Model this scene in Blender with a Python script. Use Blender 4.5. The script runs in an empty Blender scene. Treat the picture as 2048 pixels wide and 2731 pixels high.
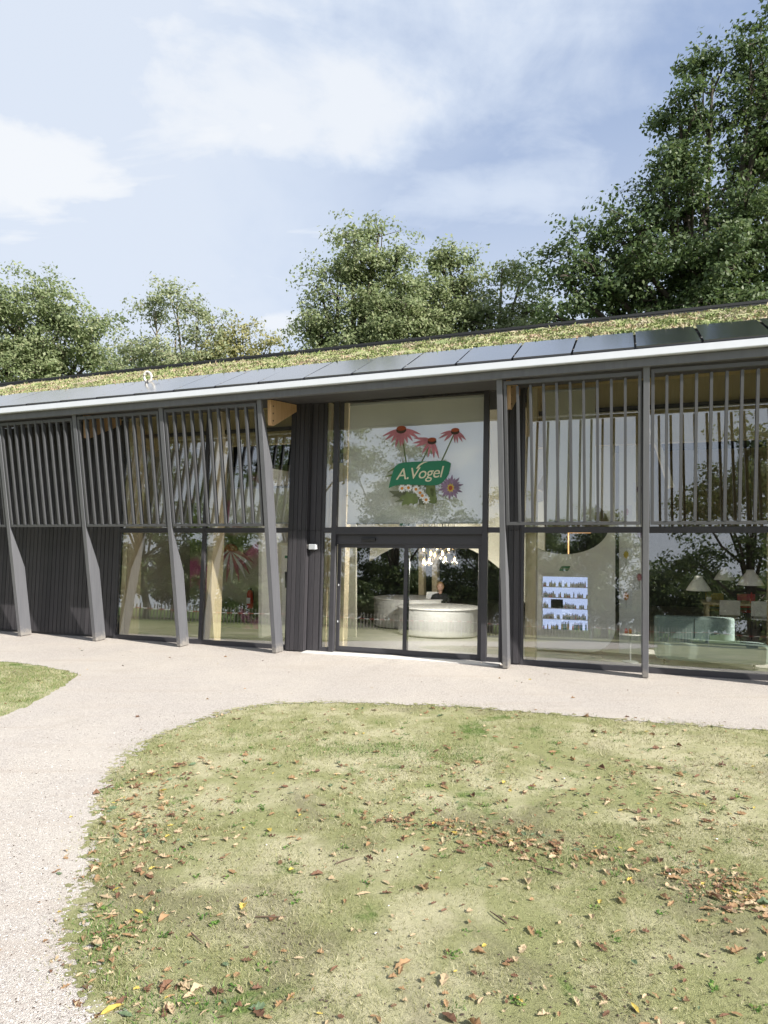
import bpy, bmesh, math, random
import numpy as np
from mathutils import Vector, Matrix, noise as mnoise

S = bpy.context.scene
R = math.radians
PI = math.pi
COL = S.collection

# ------------------------------------------------------------------ camera
EYE = 2.4
cam_d = bpy.data.cameras.new('camera')
cam = bpy.data.objects.new('camera', cam_d)
COL.objects.link(cam)
cam.location = (0, 0, EYE)
cam.rotation_euler = (R(90), 0, 0)
cam_d.sensor_fit = 'VERTICAL'
cam_d.sensor_height = 36.0
cam_d.lens = 36.0 * 1810.0 / 2731.0
cam_d.shift_y = 55.5 / 2731.0
cam_d.clip_start = 0.05
cam_d.clip_end = 3000
S.camera = cam

# ------------------------------------------------------------------ sun, sky, exposure
TX, TY = 0.9422, -0.3351                      # direction along the facade
THETA = math.atan2(TY, TX)
NX, NY = TY, -TX                              # outward normal of the facade
BX, BY = 1.99 - 0.5 * NX, 11.97 - 0.5 * NY    # facade origin

def F(s, y, z=0.0):
    """facade frame (along, inward, up) to world"""
    return Vector((BX + s * TX - y * NX, BY + s * TY - y * NY, z))

sun_dir = Vector((3.0 * TX + NX, 3.0 * TY + NY, 2.3)).normalized()
sl = bpy.data.lights.new('sun', 'SUN')
sl.energy = 5.0
sl.angle = R(0.55)
sl.color = (1.0, 0.95, 0.87)
sun = bpy.data.objects.new('sun', sl)
COL.objects.link(sun)
sun.rotation_euler = sun_dir.to_track_quat('Z', 'Y').to_euler()

S.view_settings.view_transform = 'Standard'
S.view_settings.look = 'None'
S.view_settings.exposure = 0.95
S.view_settings.gamma = 1.0
S.view_settings.use_curve_mapping = False
S.cycles.use_denoising = True
S.cycles.max_bounces = 10
S.cycles.transparent_max_bounces = 16
S.cycles.glossy_bounces = 5
S.cycles.diffuse_bounces = 5
S.cycles.caustics_reflective = False
S.cycles.caustics_refractive = False
S.cycles.sample_clamp_indirect = 6.0


class NT:
    """small node-tree writer"""
    def __init__(self, tree):
        self.t = tree
        self.n = tree.nodes
        self.l = tree.links

    def node(self, typ, **kw):
        nd = self.n.new(typ)
        for k, v in kw.items():
            setattr(nd, k, v)
        return nd

    def put(self, sock, v):
        if v is None:
            return
        if hasattr(v, 'is_output') or isinstance(v, bpy.types.NodeSocket):
            self.l.new(v, sock)
        else:
            if hasattr(sock.default_value, '__len__') and not hasattr(v, '__len__'):
                v = (v, v, v)
            if hasattr(sock.default_value, '__len__') and len(sock.default_value) == 4 and len(v) == 3:
                v = (*v, 1)
            sock.default_value = v

    def math(self, op, a, b=None, c=None, clamp=False):
        nd = self.node('ShaderNodeMath', operation=op)
        nd.use_clamp = clamp
        for i, v in enumerate((a, b, c)):
            if v is not None:
                self.put(nd.inputs[i], v)
        return nd.outputs[0]

    def vmath(self, op, a, b=None, out=0):
        nd = self.node('ShaderNodeVectorMath', operation=op)
        self.put(nd.inputs[0], a)
        if b is not None:
            self.put(nd.inputs[1], b)
        return nd.outputs['Value'] if out == 'v' else nd.outputs[0]

    def noise(self, vec, scale, detail=4, rough=0.55, dist=0.0, lac=2.0):
        nd = self.node('ShaderNodeTexNoise')
        if vec is not None:
            self.l.new(vec, nd.inputs['Vector'])
        nd.inputs['Scale'].default_value = scale
        nd.inputs['Detail'].default_value = detail
        nd.inputs['Roughness'].default_value = rough
        nd.inputs['Distortion'].default_value = dist
        nd.inputs['Lacunarity'].default_value = lac
        return nd.outputs['Fac']

    def vor(self, vec, scale, feature='F1', out='Distance'):
        nd = self.node('ShaderNodeTexVoronoi', feature=feature)
        if vec is not None:
            self.l.new(vec, nd.inputs['Vector'])
        nd.inputs['Scale'].default_value = scale
        return nd.outputs[out]

    def rng(self, v, a, b, c=0.0, d=1.0, smooth=True):
        nd = self.node('ShaderNodeMapRange')
        nd.interpolation_type = 'SMOOTHSTEP' if smooth else 'LINEAR'
        self.put(nd.inputs[0], v)
        for i, q in enumerate((a, b, c, d)):
            self.put(nd.inputs[i + 1], q)
        return nd.outputs[0]

    def mix(self, fac, a, b, mode='MIX'):
        nd = self.node('ShaderNodeMix', data_type='RGBA', blend_type=mode)
        self.put(nd.inputs[0], fac)
        self.put(nd.inputs[6], a)
        self.put(nd.inputs[7], b)
        return nd.outputs[2]

    def ramp(self, fac, stops):
        nd = self.node('ShaderNodeValToRGB')
        el = nd.color_ramp.elements
        while len(el) < len(stops):
            el.new(0.5)
        for e, (p, c) in zip(el, stops):
            e.position = p
            e.color = (*c, 1)
        self.put(nd.inputs[0], fac)
        return nd.outputs[0]


CLOUD_LOC = (9.2, 3.1, 0)


def build_world():
    w = bpy.data.worlds.new('World')
    S.world = w
    w.use_nodes = True
    t = NT(w.node_tree)
    t.n.clear()
    sky = t.node('ShaderNodeTexSky', sky_type='NISHITA')
    sky.sun_disc = False
    sky.sun_elevation = math.asin(sun_dir.z)
    sky.sun_rotation = math.atan2(sun_dir.x, sun_dir.y)
    sky.altitude = 10
    sky.air_density = 1.0
    sky.dust_density = 1.4
    sky.ozone_density = 1.3
    tc = t.node('ShaderNodeTexCoord')
    d = tc.outputs['Generated']
    sep = t.node('ShaderNodeSeparateXYZ')
    t.l.new(d, sep.inputs[0])
    zc = t.math('ADD', t.math('MAXIMUM', sep.outputs[2], 0.0), 0.32)
    comb = t.node('ShaderNodeCombineXYZ')
    t.l.new(t.math('DIVIDE', sep.outputs[0], zc), comb.inputs[0])
    t.l.new(t.math('DIVIDE', sep.outputs[1], zc), comb.inputs[1])
    p = comb.outputs[0]
    wob = t.noise(p, 2.3, 5, 0.6, 0.3)
    # high thin cloud: long streaks
    mp = t.node('ShaderNodeMapping')
    mp.inputs['Rotation'].default_value = (0, 0, R(-32))
    mp.inputs['Scale'].default_value = (0.75, 2.0, 1)
    mp.inputs['Location'].default_value = CLOUD_LOC
    t.l.new(p, mp.inputs[0])
    streak = t.noise(mp.outputs[0], 1.6, 7, 0.56, 0.9)
    fine = t.noise(p, 5.5, 8, 0.6, 0.4)
    base = t.noise(p, 0.55, 3, 0.5, 0.2)
    # a large veil over the western half of the sky, edges broken by noise
    west = t.rng(t.math('ADD', sep.outputs[0], t.math('MULTIPLY', t.math('SUBTRACT', wob, 0.5), 0.42)), 0.30, -0.25)
    thin = t.math('ADD', t.math('MULTIPLY', streak, 0.95), t.math('MULTIPLY', t.math('SUBTRACT', base, 0.5), 0.5))
    thin = t.math('ADD', thin, t.math('MULTIPLY', west, 0.20))
    veil = t.rng(thin, 0.46, 0.82)

    # single clouds, each a soft body round a direction
    def body(c, rx, rz, lo, hi, amp=0.5):
        v = t.vmath('SUBTRACT', d, Vector(c).normalized()[:])
        sx = t.node('ShaderNodeSeparateXYZ')
        t.l.new(v, sx.inputs[0])
        q = t.math('ADD', t.math('POWER', t.math('DIVIDE', sx.outputs[0], rx), 2.0), t.math('POWER', t.math('DIVIDE', sx.outputs[2], rz), 2.0))
        q = t.math('ADD', q, t.math('POWER', t.math('DIVIDE', sx.outputs[1], rx * 1.5), 2.0))
        q = t.math('SQRT', q)
        q = t.math('ADD', q, t.math('MULTIPLY', t.math('SUBTRACT', fine, 0.5), amp * 2))
        q = t.math('ADD', q, t.math('MULTIPLY', t.math('SUBTRACT', wob, 0.5), amp * 1.8))
        q = t.math('ADD', q, t.math('MULTIPLY', t.math('SUBTRACT', streak, 0.5), amp * -2.4))
        return t.rng(q, hi, lo)

    def px(x, y):
        return ((x - 1024) / 1810.0, 1.0, (1421 - y) / 1810.0)
    b1 = body(px(40, 430), 0.19, 0.075, 0.45, 1.25, 0.55)
    b2 = body(px(760, 220), 0.36, 0.14, 0.0, 1.8, 1.0)
    b3 = body(px(760, 865), 0.09, 0.035, 0.2, 1.3, 0.6)
    b4 = body(px(1220, 520), 0.19, 0.05, 0.0, 1.7, 1.0)
    b5 = body(px(1450, 850), 0.08, 0.03, 0.1, 1.5, 0.9)
    m = t.math('MAXIMUM', t.math('MULTIPLY', veil, 0.9), t.math('MULTIPLY', west, 0.70))
    m = t.math('MAXIMUM', m, t.math('MULTIPLY', b1, 0.90))
    m = t.math('MAXIMUM', m, t.math('MULTIPLY', b2, 0.84))
    m = t.math('MAXIMUM', m, t.math('MULTIPLY', b3, 0.85))
    m = t.math('MAXIMUM', m, t.math('MULTIPLY', b4, 0.62))
    m = t.math('MAXIMUM', m, t.math('MULTIPLY', b5, 0.6))
    # low horizon whitening of the air
    hz = t.rng(sep.outputs[2], 0.62, 0.08, 0.0, 0.84)
    m = t.math('MAXIMUM', m, hz)
    bg1 = t.node('ShaderNodeBackground')
    skyc = t.mix(0.85, sky.outputs[0], (2.25, 2.9, 4.3))
    cloud = t.mix(t.rng(m, 0.55, 1.0), (5.05, 5.5, 6.1), (5.75, 5.85, 5.95))
    col = t.mix(m, skyc, cloud)
    t.l.new(col, bg1.inputs[0])
    bg1.inputs[1].default_value = 0.088
    out = t.node('ShaderNodeOutputWorld')
    t.l.new(bg1.outputs[0], out.inputs[0])


build_world()

# ------------------------------------------------------------------ materials
MATS = {}


def mat(name, fn):
    m = bpy.data.materials.new(name)
    m.use_nodes = True
    t = NT(m.node_tree)
    t.n.clear()
    out = t.node('ShaderNodeOutputMaterial')
    sh = fn(t)
    t.l.new(sh, out.inputs[0])
    MATS[name] = m
    return m


def pbsdf(t, col, rough=0.6, metal=0.0, bump=None, bstr=0.3, bdist=0.01, spec=0.5, coat=0.0, emit=None, es=0.0):
    p = t.node('ShaderNodeBsdfPrincipled')
    t.put(p.inputs['Base Color'], col)
    t.put(p.inputs['Roughness'], rough)
    t.put(p.inputs['Metallic'], metal)
    t.put(p.inputs['Specular IOR Level'], spec)
    t.put(p.inputs['Coat Weight'], coat)
    if emit is not None:
        t.put(p.inputs['Emission Color'], emit)
        t.put(p.inputs['Emission Strength'], es)
    if bump is not None:
        b = t.node('ShaderNodeBump')
        b.inputs['Strength'].default_value = bstr
        b.inputs['Distance'].default_value = bdist
        t.l.new(bump, b.inputs['Height'])
        t.l.new(b.outputs[0], p.inputs['Normal'])
    return p.outputs[0]


def objc(t):
    return t.node('ShaderNodeTexCoord').outputs['Object']


def wpos(t):
    return t.node('ShaderNodeNewGeometry').outputs['Position']


def orand(t):
    return t.node('ShaderNodeObjectInfo').outputs['Random']


def irand(t):
    return t.node('ShaderNodeNewGeometry').outputs['Random Per Island']


def plain(name, col, rough=0.6, metal=0.0, var=0.12, scale=3.0, spec=0.5, coat=0.0):
    def fn(t):
        v = objc(t)
        n = t.noise(v, scale, 5, 0.6)
        o = orand(t)
        f = t.math('ADD', t.math('MULTIPLY', t.math('SUBTRACT', n, 0.5), var * 2.2), t.math('MULTIPLY', t.math('SUBTRACT', o, 0.5), var * 0.8))
        f = t.math('ADD', f, 1.0)
        c = t.vmath('MULTIPLY', col, None)
        sc = t.node('ShaderNodeVectorMath', operation='SCALE')
        sc.inputs[0].default_value = col
        t.l.new(f, sc.inputs['Scale'])
        rr = t.math('ADD', t.math('MULTIPLY', n, 0.18), rough - 0.09)
        return pbsdf(t, sc.outputs[0], rr, metal, n, 0.04, 0.004, spec, coat)
    return mat(name, fn)




def m_metal(t):
    v = objc(t)
    mp = t.node('ShaderNodeMapping')
    mp.inputs['Scale'].default_value = (9, 9, 0.7)
    t.l.new(v, mp.inputs[0])
    n = t.noise(mp.outputs[0], 1.5, 6, 0.62)
    n2 = t.noise(v, 14, 5, 0.65)
    c = t.ramp(t.math('ADD', t.math('MULTIPLY', n, 0.8), t.math('MULTIPLY', orand(t), 0.2)), [(0.25, (0.100, 0.103, 0.114)), (0.75, (0.142, 0.145, 0.158))])
    sx = t.node('ShaderNodeSeparateXYZ')
    t.l.new(v, sx.inputs[0])
    # dried splashes of gravel dust near the ground, ragged
    d = t.rng(t.math('ADD', sx.outputs[2], t.math('MULTIPLY', t.math('SUBTRACT', n2, 0.5), 0.5)), 0.22, 0.02, 0, 0.55)
    c = t.mix(d, c, (0.34, 0.31, 0.27))
    return pbsdf(t, c, t.math('MULTIPLY_ADD', n2, 0.2, 0.36), 0.05, n2, 0.03, 0.003)


mat('metal_grey', m_metal)
plain('slat_grey_shaded', (0.074, 0.076, 0.083), 0.5, 0.05, 0.14, 8)  # post metal darkened: shade on the slats is put into the colour
plain('metal_light', (0.44, 0.46, 0.48), 0.35, 0.0, 0.06, 5)
plain('frame_dark', (0.052, 0.051, 0.058), 0.45, 0.2, 0.12, 5)
plain('soffit', (0.055, 0.054, 0.056), 0.7, 0.0, 0.15, 2)
plain('black_edge', (0.018, 0.019, 0.022), 0.6, 0.0, 0.2, 3)
plain('white_paint', (0.86, 0.86, 0.84), 0.5, 0.0, 0.03, 2)
plain('cream_paint', (0.68, 0.66, 0.55), 0.7, 0.0, 0.05, 1.5)
plain('stone_strip', (0.60, 0.58, 0.55), 0.85, 0.0, 0.18, 9)
plain('concrete', (0.40, 0.39, 0.37), 0.55, 0.0, 0.15, 1.3)
plain('dark_wall', (0.045, 0.045, 0.043), 0.8, 0.0, 0.4, 5)
plain('mint_fabric', (0.30, 0.39, 0.375), 0.85, 0.0, 0.06, 9)
plain('pink_fabric', (0.42, 0.25, 0.23), 0.85, 0.0, 0.06, 9)
plain('mustard', (0.40, 0.27, 0.05), 0.8, 0.0, 0.06, 9)
plain('red_paint', (0.55, 0.04, 0.03), 0.35, 0.0, 0.05, 9)
plain('black_plastic', (0.02, 0.02, 0.022), 0.45, 0.0, 0.1, 9)
plain('dark_cloth', (0.018, 0.018, 0.022), 0.85, 0.0, 0.2, 9)
plain('skin', (0.52, 0.33, 0.25), 0.55, 0.0, 0.04, 9)
plain('blond_hair', (0.36, 0.22, 0.09), 0.5, 0.0, 0.2, 30)
plain('paper', (0.78, 0.79, 0.82), 0.7, 0.0, 0.02, 4)
plain('green_print', (0.012, 0.17, 0.085), 0.5, 0.0, 0.06, 6)
plain('cream_print', (0.66, 0.62, 0.45), 0.6, 0.0, 0.03, 6)
plain('white_print', (0.82, 0.82, 0.80), 0.6, 0.0, 0.03, 6)
plain('petal_pink', (0.44, 0.16, 0.195), 0.6, 0.0, 0.35, 14)
plain('cone_orange', (0.30, 0.06, 0.02), 0.7, 0.0, 0.4, 30)
plain('cone_brown', (0.05, 0.03, 0.018), 0.7, 0.0, 0.5, 40)
plain('stem_green', (0.09, 0.13, 0.03), 0.6, 0.0, 0.3, 20)
plain('leaf_olive', (0.13, 0.17, 0.055), 0.6, 0.0, 0.35, 12)
plain('leaf_grey', (0.10, 0.11, 0.06), 0.6, 0.0, 0.35, 12)
plain('petal_violet', (0.21, 0.14, 0.22), 0.6, 0.0, 0.45, 18)
plain('yellow_print', (0.55, 0.40, 0.05), 0.6, 0.0, 0.3, 30)
plain('orange_print', (0.60, 0.24, 0.03), 0.6, 0.0, 0.2, 30)
plain('brown_print', (0.20, 0.13, 0.07), 0.6, 0.0, 0.2, 30)
plain('tape_red', (0.42, 0.07, 0.05), 0.5, 0.0, 0.05, 9)
plain('bark', (0.062, 0.050, 0.038), 0.9, 0.0, 0.45, 9)
plain('bark_pale', (0.22, 0.19, 0.14), 0.9, 0.0, 0.45, 9)
plain('picket_wood', (0.25, 0.225, 0.19), 0.85, 0.0, 0.25, 9)
plain('twig', (0.11, 0.075, 0.05), 0.9, 0.0, 0.3, 20)
plain('pebble_white', (0.72, 0.70, 0.67), 0.7, 0.0, 0.1, 20)
plain('clod', (0.075, 0.055, 0.042), 0.95, 0.0, 0.35, 40)


def m_clad(t):
    v = objc(t)
    mp = t.node('ShaderNodeMapping')
    mp.inputs['Scale'].default_value = (30, 30, 1.2)
    t.l.new(v, mp.inputs[0])
    n = t.noise(mp.outputs[0], 1.6, 6, 0.62)
    c = t.ramp(t.math('ADD', t.math('MULTIPLY', n, 0.6), t.math('MULTIPLY', orand(t), 0.42)),
               [(0.15, (0.020, 0.020, 0.023)), (0.5, (0.036, 0.034, 0.039)), (0.9, (0.058, 0.054, 0.060))])
    return pbsdf(t, c, 0.55, 0.0, n, 0.25, 0.006)


mat('cladding', m_clad)


def m_wood(dark, light, name, rough=0.6):
    def fn(t):
        v = objc(t)
        mp = t.node('ShaderNodeMapping')
        mp.inputs['Scale'].default_value = (6, 6, 0.8)
        t.l.new(v, mp.inputs[0])
        n = t.noise(mp.outputs[0], 2.2, 7, 0.6, 1.2)
        n2 = t.noise(v, 1.1, 3)
        c = t.ramp(t.math('ADD', t.math('MULTIPLY', n, 0.75), t.math('MULTIPLY', n2, 0.25)), [(0.3, dark), (0.65, light)])
        k = t.rng(t.vor(v, 4.3), 0.03, 0.012)
        c = t.mix(t.math('MULTIPLY', k, 0.5), c, (dark[0] * 0.4, dark[1] * 0.35, dark[2] * 0.3))
        return pbsdf(t, c, rough, 0.0, n, 0.12, 0.004)
    mat(name, fn)


m_wood((0.62, 0.50, 0.31), (0.78, 0.68, 0.48), 'pine')
m_wood((0.50, 0.30, 0.15), (0.64, 0.42, 0.23), 'bracket_wood')
m_wood((0.40, 0.33, 0.18), (0.52, 0.44, 0.26), 'ceiling_wood')


def m_glass(t):
    lw = t.node('ShaderNodeLayerWeight')
    lw.inputs['Blend'].default_value = 0.5
    f = t.math('POWER', lw.outputs['Facing'], 4.0)
    f = t.math('MULTIPLY_ADD', f, 0.82, 0.165)
    tr = t.node('ShaderNodeBsdfTransparent')
    tr.inputs[0].default_value = (0.985, 0.99, 0.97, 1)
    gl = t.node('ShaderNodeBsdfGlossy')
    gl.inputs['Color'].default_value = (0.95, 0.97, 1.0, 1)
    gl.inputs['Roughness'].default_value = 0.0
    mx = t.node('ShaderNodeMixShader')
    t.l.new(f, mx.inputs[0])
    t.l.new(tr.outputs[0], mx.inputs[1])
    t.l.new(gl.outputs[0], mx.inputs[2])
    return mx.outputs[0]


mat('glass', m_glass)


def m_bulbglass(t):
    tr = t.node('ShaderNodeBsdfTransparent')
    gl = t.node('ShaderNodeBsdfGlossy')
    gl.inputs['Roughness'].default_value = 0.02
    lw = t.node('ShaderNodeLayerWeight')
    mx = t.node('ShaderNodeMixShader')
    t.l.new(t.math('MULTIPLY_ADD', t.math('POWER', lw.outputs['Facing'], 2.0), 0.6, 0.1), mx.inputs[0])
    t.l.new(tr.outputs[0], mx.inputs[1])
    t.l.new(gl.outputs[0], mx.inputs[2])
    return mx.outputs[0]


mat('bulb_glass', m_bulbglass)


def emit(name, col, st):
    def fn(t):
        e = t.node('ShaderNodeEmission')
        e.inputs[0].default_value = (*col, 1)
        e.inputs[1].default_value = st
        return e.outputs[0]
    mat(name, fn)


emit('filament', (1.0, 0.66, 0.30), 14)
emit('lightbox', (0.55, 0.66, 1.0), 0.6)
emit('warm_strip', (1.0, 0.55, 0.22), 1.1)


def m_solar(t):
    v = objc(t)
    n = t.noise(v, 3.0, 5, 0.6)
    sx = t.node('ShaderNodeSeparateXYZ')
    t.l.new(v, sx.inputs[0])
    c = t.mix(n, (0.012, 0.013, 0.018), (0.022, 0.023, 0.030))
    sh = pbsdf(t, c, t.math('MULTIPLY_ADD', n, 0.12, 0.12), 0.0, n, 0.01, 0.01, 0.9, 1.0)
    sh.node.inputs['Coat Roughness'].default_value = 0.15
    return sh


mat('solar', m_solar)


def m_lawn(t):
    v = wpos(t)
    big = t.noise(v, 0.42, 6, 0.62, 0.4)
    med = t.noise(v, 1.9, 6, 0.65, 0.5)
    fin = t.noise(v, 26, 5, 0.7)
    vf = t.noise(v, 120, 4, 0.7)
    moss = t.mix(fin, (0.185, 0.195, 0.082), (0.33, 0.335, 0.165))
    straw = t.mix(fin, (0.345, 0.32, 0.19), (0.53, 0.50, 0.335))
    soil = t.mix(fin, (0.13, 0.115, 0.075), (0.245, 0.22, 0.15))
    green = t.mix(fin, (0.055, 0.11, 0.022), (0.13, 0.20, 0.045))
    c = t.mix(t.rng(t.math('ADD', t.math('MULTIPLY', big, 0.5), t.math('MULTIPLY', med, 0.5)), 0.44, 0.60), moss, straw)
    so = t.noise(t.vmath('ADD', v, (7.3, 2.1, 0)), 0.85, 7, 0.66, 0.6)
    # the lawn near the viewer is more worn
    sx = t.node('ShaderNodeSeparateXYZ')
    t.l.new(v, sx.inputs[0])
    worn = t.rng(sx.outputs[1], 7.5, 3.6, 0.0, 0.07)
    c = t.mix(t.math('MULTIPLY', t.rng(t.math('ADD', so, worn), 0.54, 0.72), 0.62), c, soil)
    gr = t.noise(t.vmath('ADD', v, (-3.3, 5.7, 0)), 0.7, 6, 0.7, 0.5)
    c = t.mix(t.math('MULTIPLY', t.rng(gr, 0.585, 0.68), 0.85), c, green)
    far = t.rng(t.vmath('LENGTH', v, out='v'), 16, 34)
    c = t.mix(far, c, t.mix(med, (0.07, 0.11, 0.028), (0.13, 0.17, 0.05)))
    c = t.mix(t.rng(vf, 0.62, 0.75, 0, 0.5), c, (0.06, 0.048, 0.034))
    c = t.mix(t.rng(vf, 0.36, 0.26, 0, 0.5), c, (0.50, 0.46, 0.32))
    h = t.math('ADD', t.math('MULTIPLY', fin, 0.6), t.math('MULTIPLY', vf, 0.5))
    return pbsdf(t, c, 0.95, 0.0, h, 0.9, 0.03, 0.15)


mat('lawn', m_lawn)


def m_gravel(t):
    v = wpos(t)
    big = t.noise(v, 0.5, 5, 0.6, 0.3)
    med = t.noise(v, 3.5, 5, 0.65)
    st = t.vor(v, 170, 'F1', 'Color')
    sd = t.vor(v, 170)
    st2 = t.vor(v, 80, 'F1', 'Color')
    sp = t.node('ShaderNodeSeparateColor')
    t.l.new(st, sp.inputs[0])
    sp2 = t.node('ShaderNodeSeparateColor')
    t.l.new(st2, sp2.inputs[0])
    c = t.ramp(sp.outputs[0], [(0.0, (0.32, 0.285, 0.255)), (0.25, (0.455, 0.415, 0.378)), (0.7, (0.54, 0.50, 0.46)), (1.0, (0.64, 0.60, 0.56))])
    c = t.mix(t.rng(sp2.outputs[1], 0.88, 0.97, 0, 0.5), c, (0.20, 0.15, 0.14))
    c = t.mix(t.rng(big, 0.40, 0.68, 0, 0.40), c, (0.60, 0.55, 0.48))
    c = t.mix(t.rng(med, 0.56, 0.76, 0, 0.32), c, (0.42, 0.36, 0.31))
    mp = t.node('ShaderNodeMapping')
    mp.inputs['Rotation'].default_value = (0, 0, -THETA)
    mp.inputs['Scale'].default_value = (0.35, 3.0, 1)
    t.l.new(v, mp.inputs[0])
    tr = t.noise(mp.outputs[0], 1.2, 5, 0.6, 0.3)
    c = t.mix(t.rng(tr, 0.52, 0.70, 0, 0.45), c, (0.46, 0.40, 0.345))
    st_ = t.noise(t.vmath('ADD', v, (11, 3, 0)), 1.1, 6, 0.7, 0.8)
    c = t.mix(t.rng(st_, 0.56, 0.70, 0, 0.30), c, (0.36, 0.315, 0.265))
    h = t.math('ADD', t.math('MULTIPLY', sd, -1.0), t.math('MULTIPLY', med, 1.2))
    return pbsdf(t, c, 0.93, 0.0, h, 0.75, 0.012, 0.2)


mat('gravel', m_gravel)


def m_blade(t):
    v = wpos(t)
    gr = t.noise(t.vmath('ADD', v, (-3.3, 5.7, 0)), 0.7, 6, 0.7, 0.5)
    r = irand(t)
    dry = t.ramp(r, [(0.0, (0.12, 0.135, 0.048)), (0.4, (0.25, 0.25, 0.108)), (0.75, (0.38, 0.365, 0.21)), (1.0, (0.55, 0.51, 0.345))])
    grn = t.ramp(r, [(0.0, (0.04, 0.09, 0.014)), (0.6, (0.10, 0.17, 0.035)), (1.0, (0.20, 0.25, 0.07))])
    c = t.mix(t.rng(gr, 0.56, 0.66), dry, grn)
    p = pbsdf(t, c, 0.7, 0, spec=0.2)
    tl = t.node('ShaderNodeBsdfTranslucent')
    t.l.new(c, tl.inputs[0])
    mx = t.node('ShaderNodeMixShader')
    mx.inputs[0].default_value = 0.25
    t.l.new(p, mx.inputs[1])
    t.l.new(tl.outputs[0], mx.inputs[2])
    return mx.outputs[0]


mat('blade', m_blade)


def m_tuft(t):
    r = irand(t)
    c = t.ramp(r, [(0.0, (0.03, 0.085, 0.012)), (0.5, (0.075, 0.16, 0.025)), (1.0, (0.17, 0.24, 0.06))])
    return pbsdf(t, c, 0.6, 0, spec=0.3)


mat('tuft_green', m_tuft)


def foliage(name, stops, trans=0.3):
    def fn(t):
        r = irand(t)
        v = wpos(t)
        n = t.noise(v, 0.55, 3, 0.5)
        c = t.ramp(t.math('ADD', t.math('MULTIPLY', r, 0.7), t.math('MULTIPLY', t.math('SUBTRACT', n, 0.35), 0.6)), stops)
        p = pbsdf(t, c, 0.5, 0, spec=0.35)
        tl = t.node('ShaderNodeBsdfTranslucent')
        t.l.new(t.mix(0.25, c, (0.12, 0.17, 0.03)), tl.inputs[0])
        mx = t.node('ShaderNodeMixShader')
        mx.inputs[0].default_value = trans
        t.l.new(p, mx.inputs[1])
        t.l.new(tl.outputs[0], mx.inputs[2])
        return mx.outputs[0]
    mat(name, fn)


foliage('fol_oak', [(0.0, (0.052, 0.088, 0.036)), (0.5, (0.095, 0.145, 0.058)), (0.93, (0.165, 0.205, 0.083)), (1.0, (0.32, 0.26, 0.06))], 0.4)
foliage('fol_mid', [(0.0, (0.17, 0.225, 0.105)), (0.5, (0.29, 0.345, 0.175)), (1.0, (0.48, 0.49, 0.29))], 0.5)
foliage('fol_pale', [(0.0, (0.24, 0.29, 0.16)), (0.5, (0.35, 0.395, 0.23)), (1.0, (0.48, 0.48, 0.30))], 0.5)
foliage('fol_yellow', [(0.0, (0.26, 0.27, 0.11)), (0.5, (0.39, 0.38, 0.17)), (1.0, (0.50, 0.44, 0.23))], 0.5)
foliage('fol_far', [(0.0, (0.075, 0.115, 0.042)), (0.5, (0.13, 0.175, 0.07)), (1.0, (0.24, 0.26, 0.115))], 0.4)




def m_sedum(t):
    v = wpos(t)
    r = irand(t)
    n = t.noise(v, 1.6, 6, 0.68, 0.3)
    n2 = t.noise(v, 7, 5, 0.7)
    f = t.math('ADD', t.math('MULTIPLY', n, 0.85), t.math('MULTIPLY', t.math('SUBTRACT', r, 0.5), 0.30))
    f = t.math('ADD', f, t.math('MULTIPLY', t.math('SUBTRACT', n2, 0.5), 0.35))
    c = t.ramp(f, [(0.16, (0.09, 0.145, 0.045)), (0.32, (0.19, 0.235, 0.085)), (0.43, (0.30, 0.315, 0.15)), (0.53, (0.40, 0.355, 0.25)), (0.62, (0.34, 0.21, 0.145)), (0.75, (0.46, 0.41, 0.33))])
    pt = t.noise(t.vmath('ADD', v, (2.0, 9.0, 1.0)), 0.75, 5, 0.65, 0.6)
    c = t.mix(t.rng(pt, 0.54, 0.66, 0, 0.75), c, t.mix(n2, (0.30, 0.25, 0.19), (0.44, 0.37, 0.30)))
    c = t.mix(t.rng(pt, 0.44, 0.33, 0, 0.6), c, t.mix(n2, (0.09, 0.15, 0.05), (0.18, 0.24, 0.09)))
    return pbsdf(t, c, 0.85, 0, n2, 0.8, 0.03, 0.2)


mat('sedum', m_sedum)


def leafmat(name, a, b):
    def fn(t):
        n = t.noise(objc(t), 30, 5, 0.65)
        f = t.math('ADD', t.math('MULTIPLY', n, 0.6), t.math('MULTIPLY', t.math('ADD', orand(t), irand(t)), 0.22))
        c = t.ramp(f, [(0.2, a), (0.75, b)])
        p = pbsdf(t, c, 0.6, 0, n, 0.3, 0.004, 0.3)
        tl = t.node('ShaderNodeBsdfTranslucent')
        t.l.new(c, tl.inputs[0])
        mx = t.node('ShaderNodeMixShader')
        mx.inputs[0].default_value = 0.2
        t.l.new(p, mx.inputs[1])
        t.l.new(tl.outputs[0], mx.inputs[2])
        return mx.outputs[0]
    mat(name, fn)


leafmat('dead_orange', (0.17, 0.095, 0.045), (0.42, 0.27, 0.145))
leafmat('dead_tan', (0.30, 0.215, 0.125), (0.58, 0.46, 0.30))
leafmat('dead_brown', (0.075, 0.040, 0.026), (0.22, 0.115, 0.068))
leafmat('dead_yellow', (0.42, 0.31, 0.05), (0.60, 0.47, 0.13))
leafmat('dead_green', (0.07, 0.115, 0.06), (0.17, 0.23, 0.13))



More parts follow.
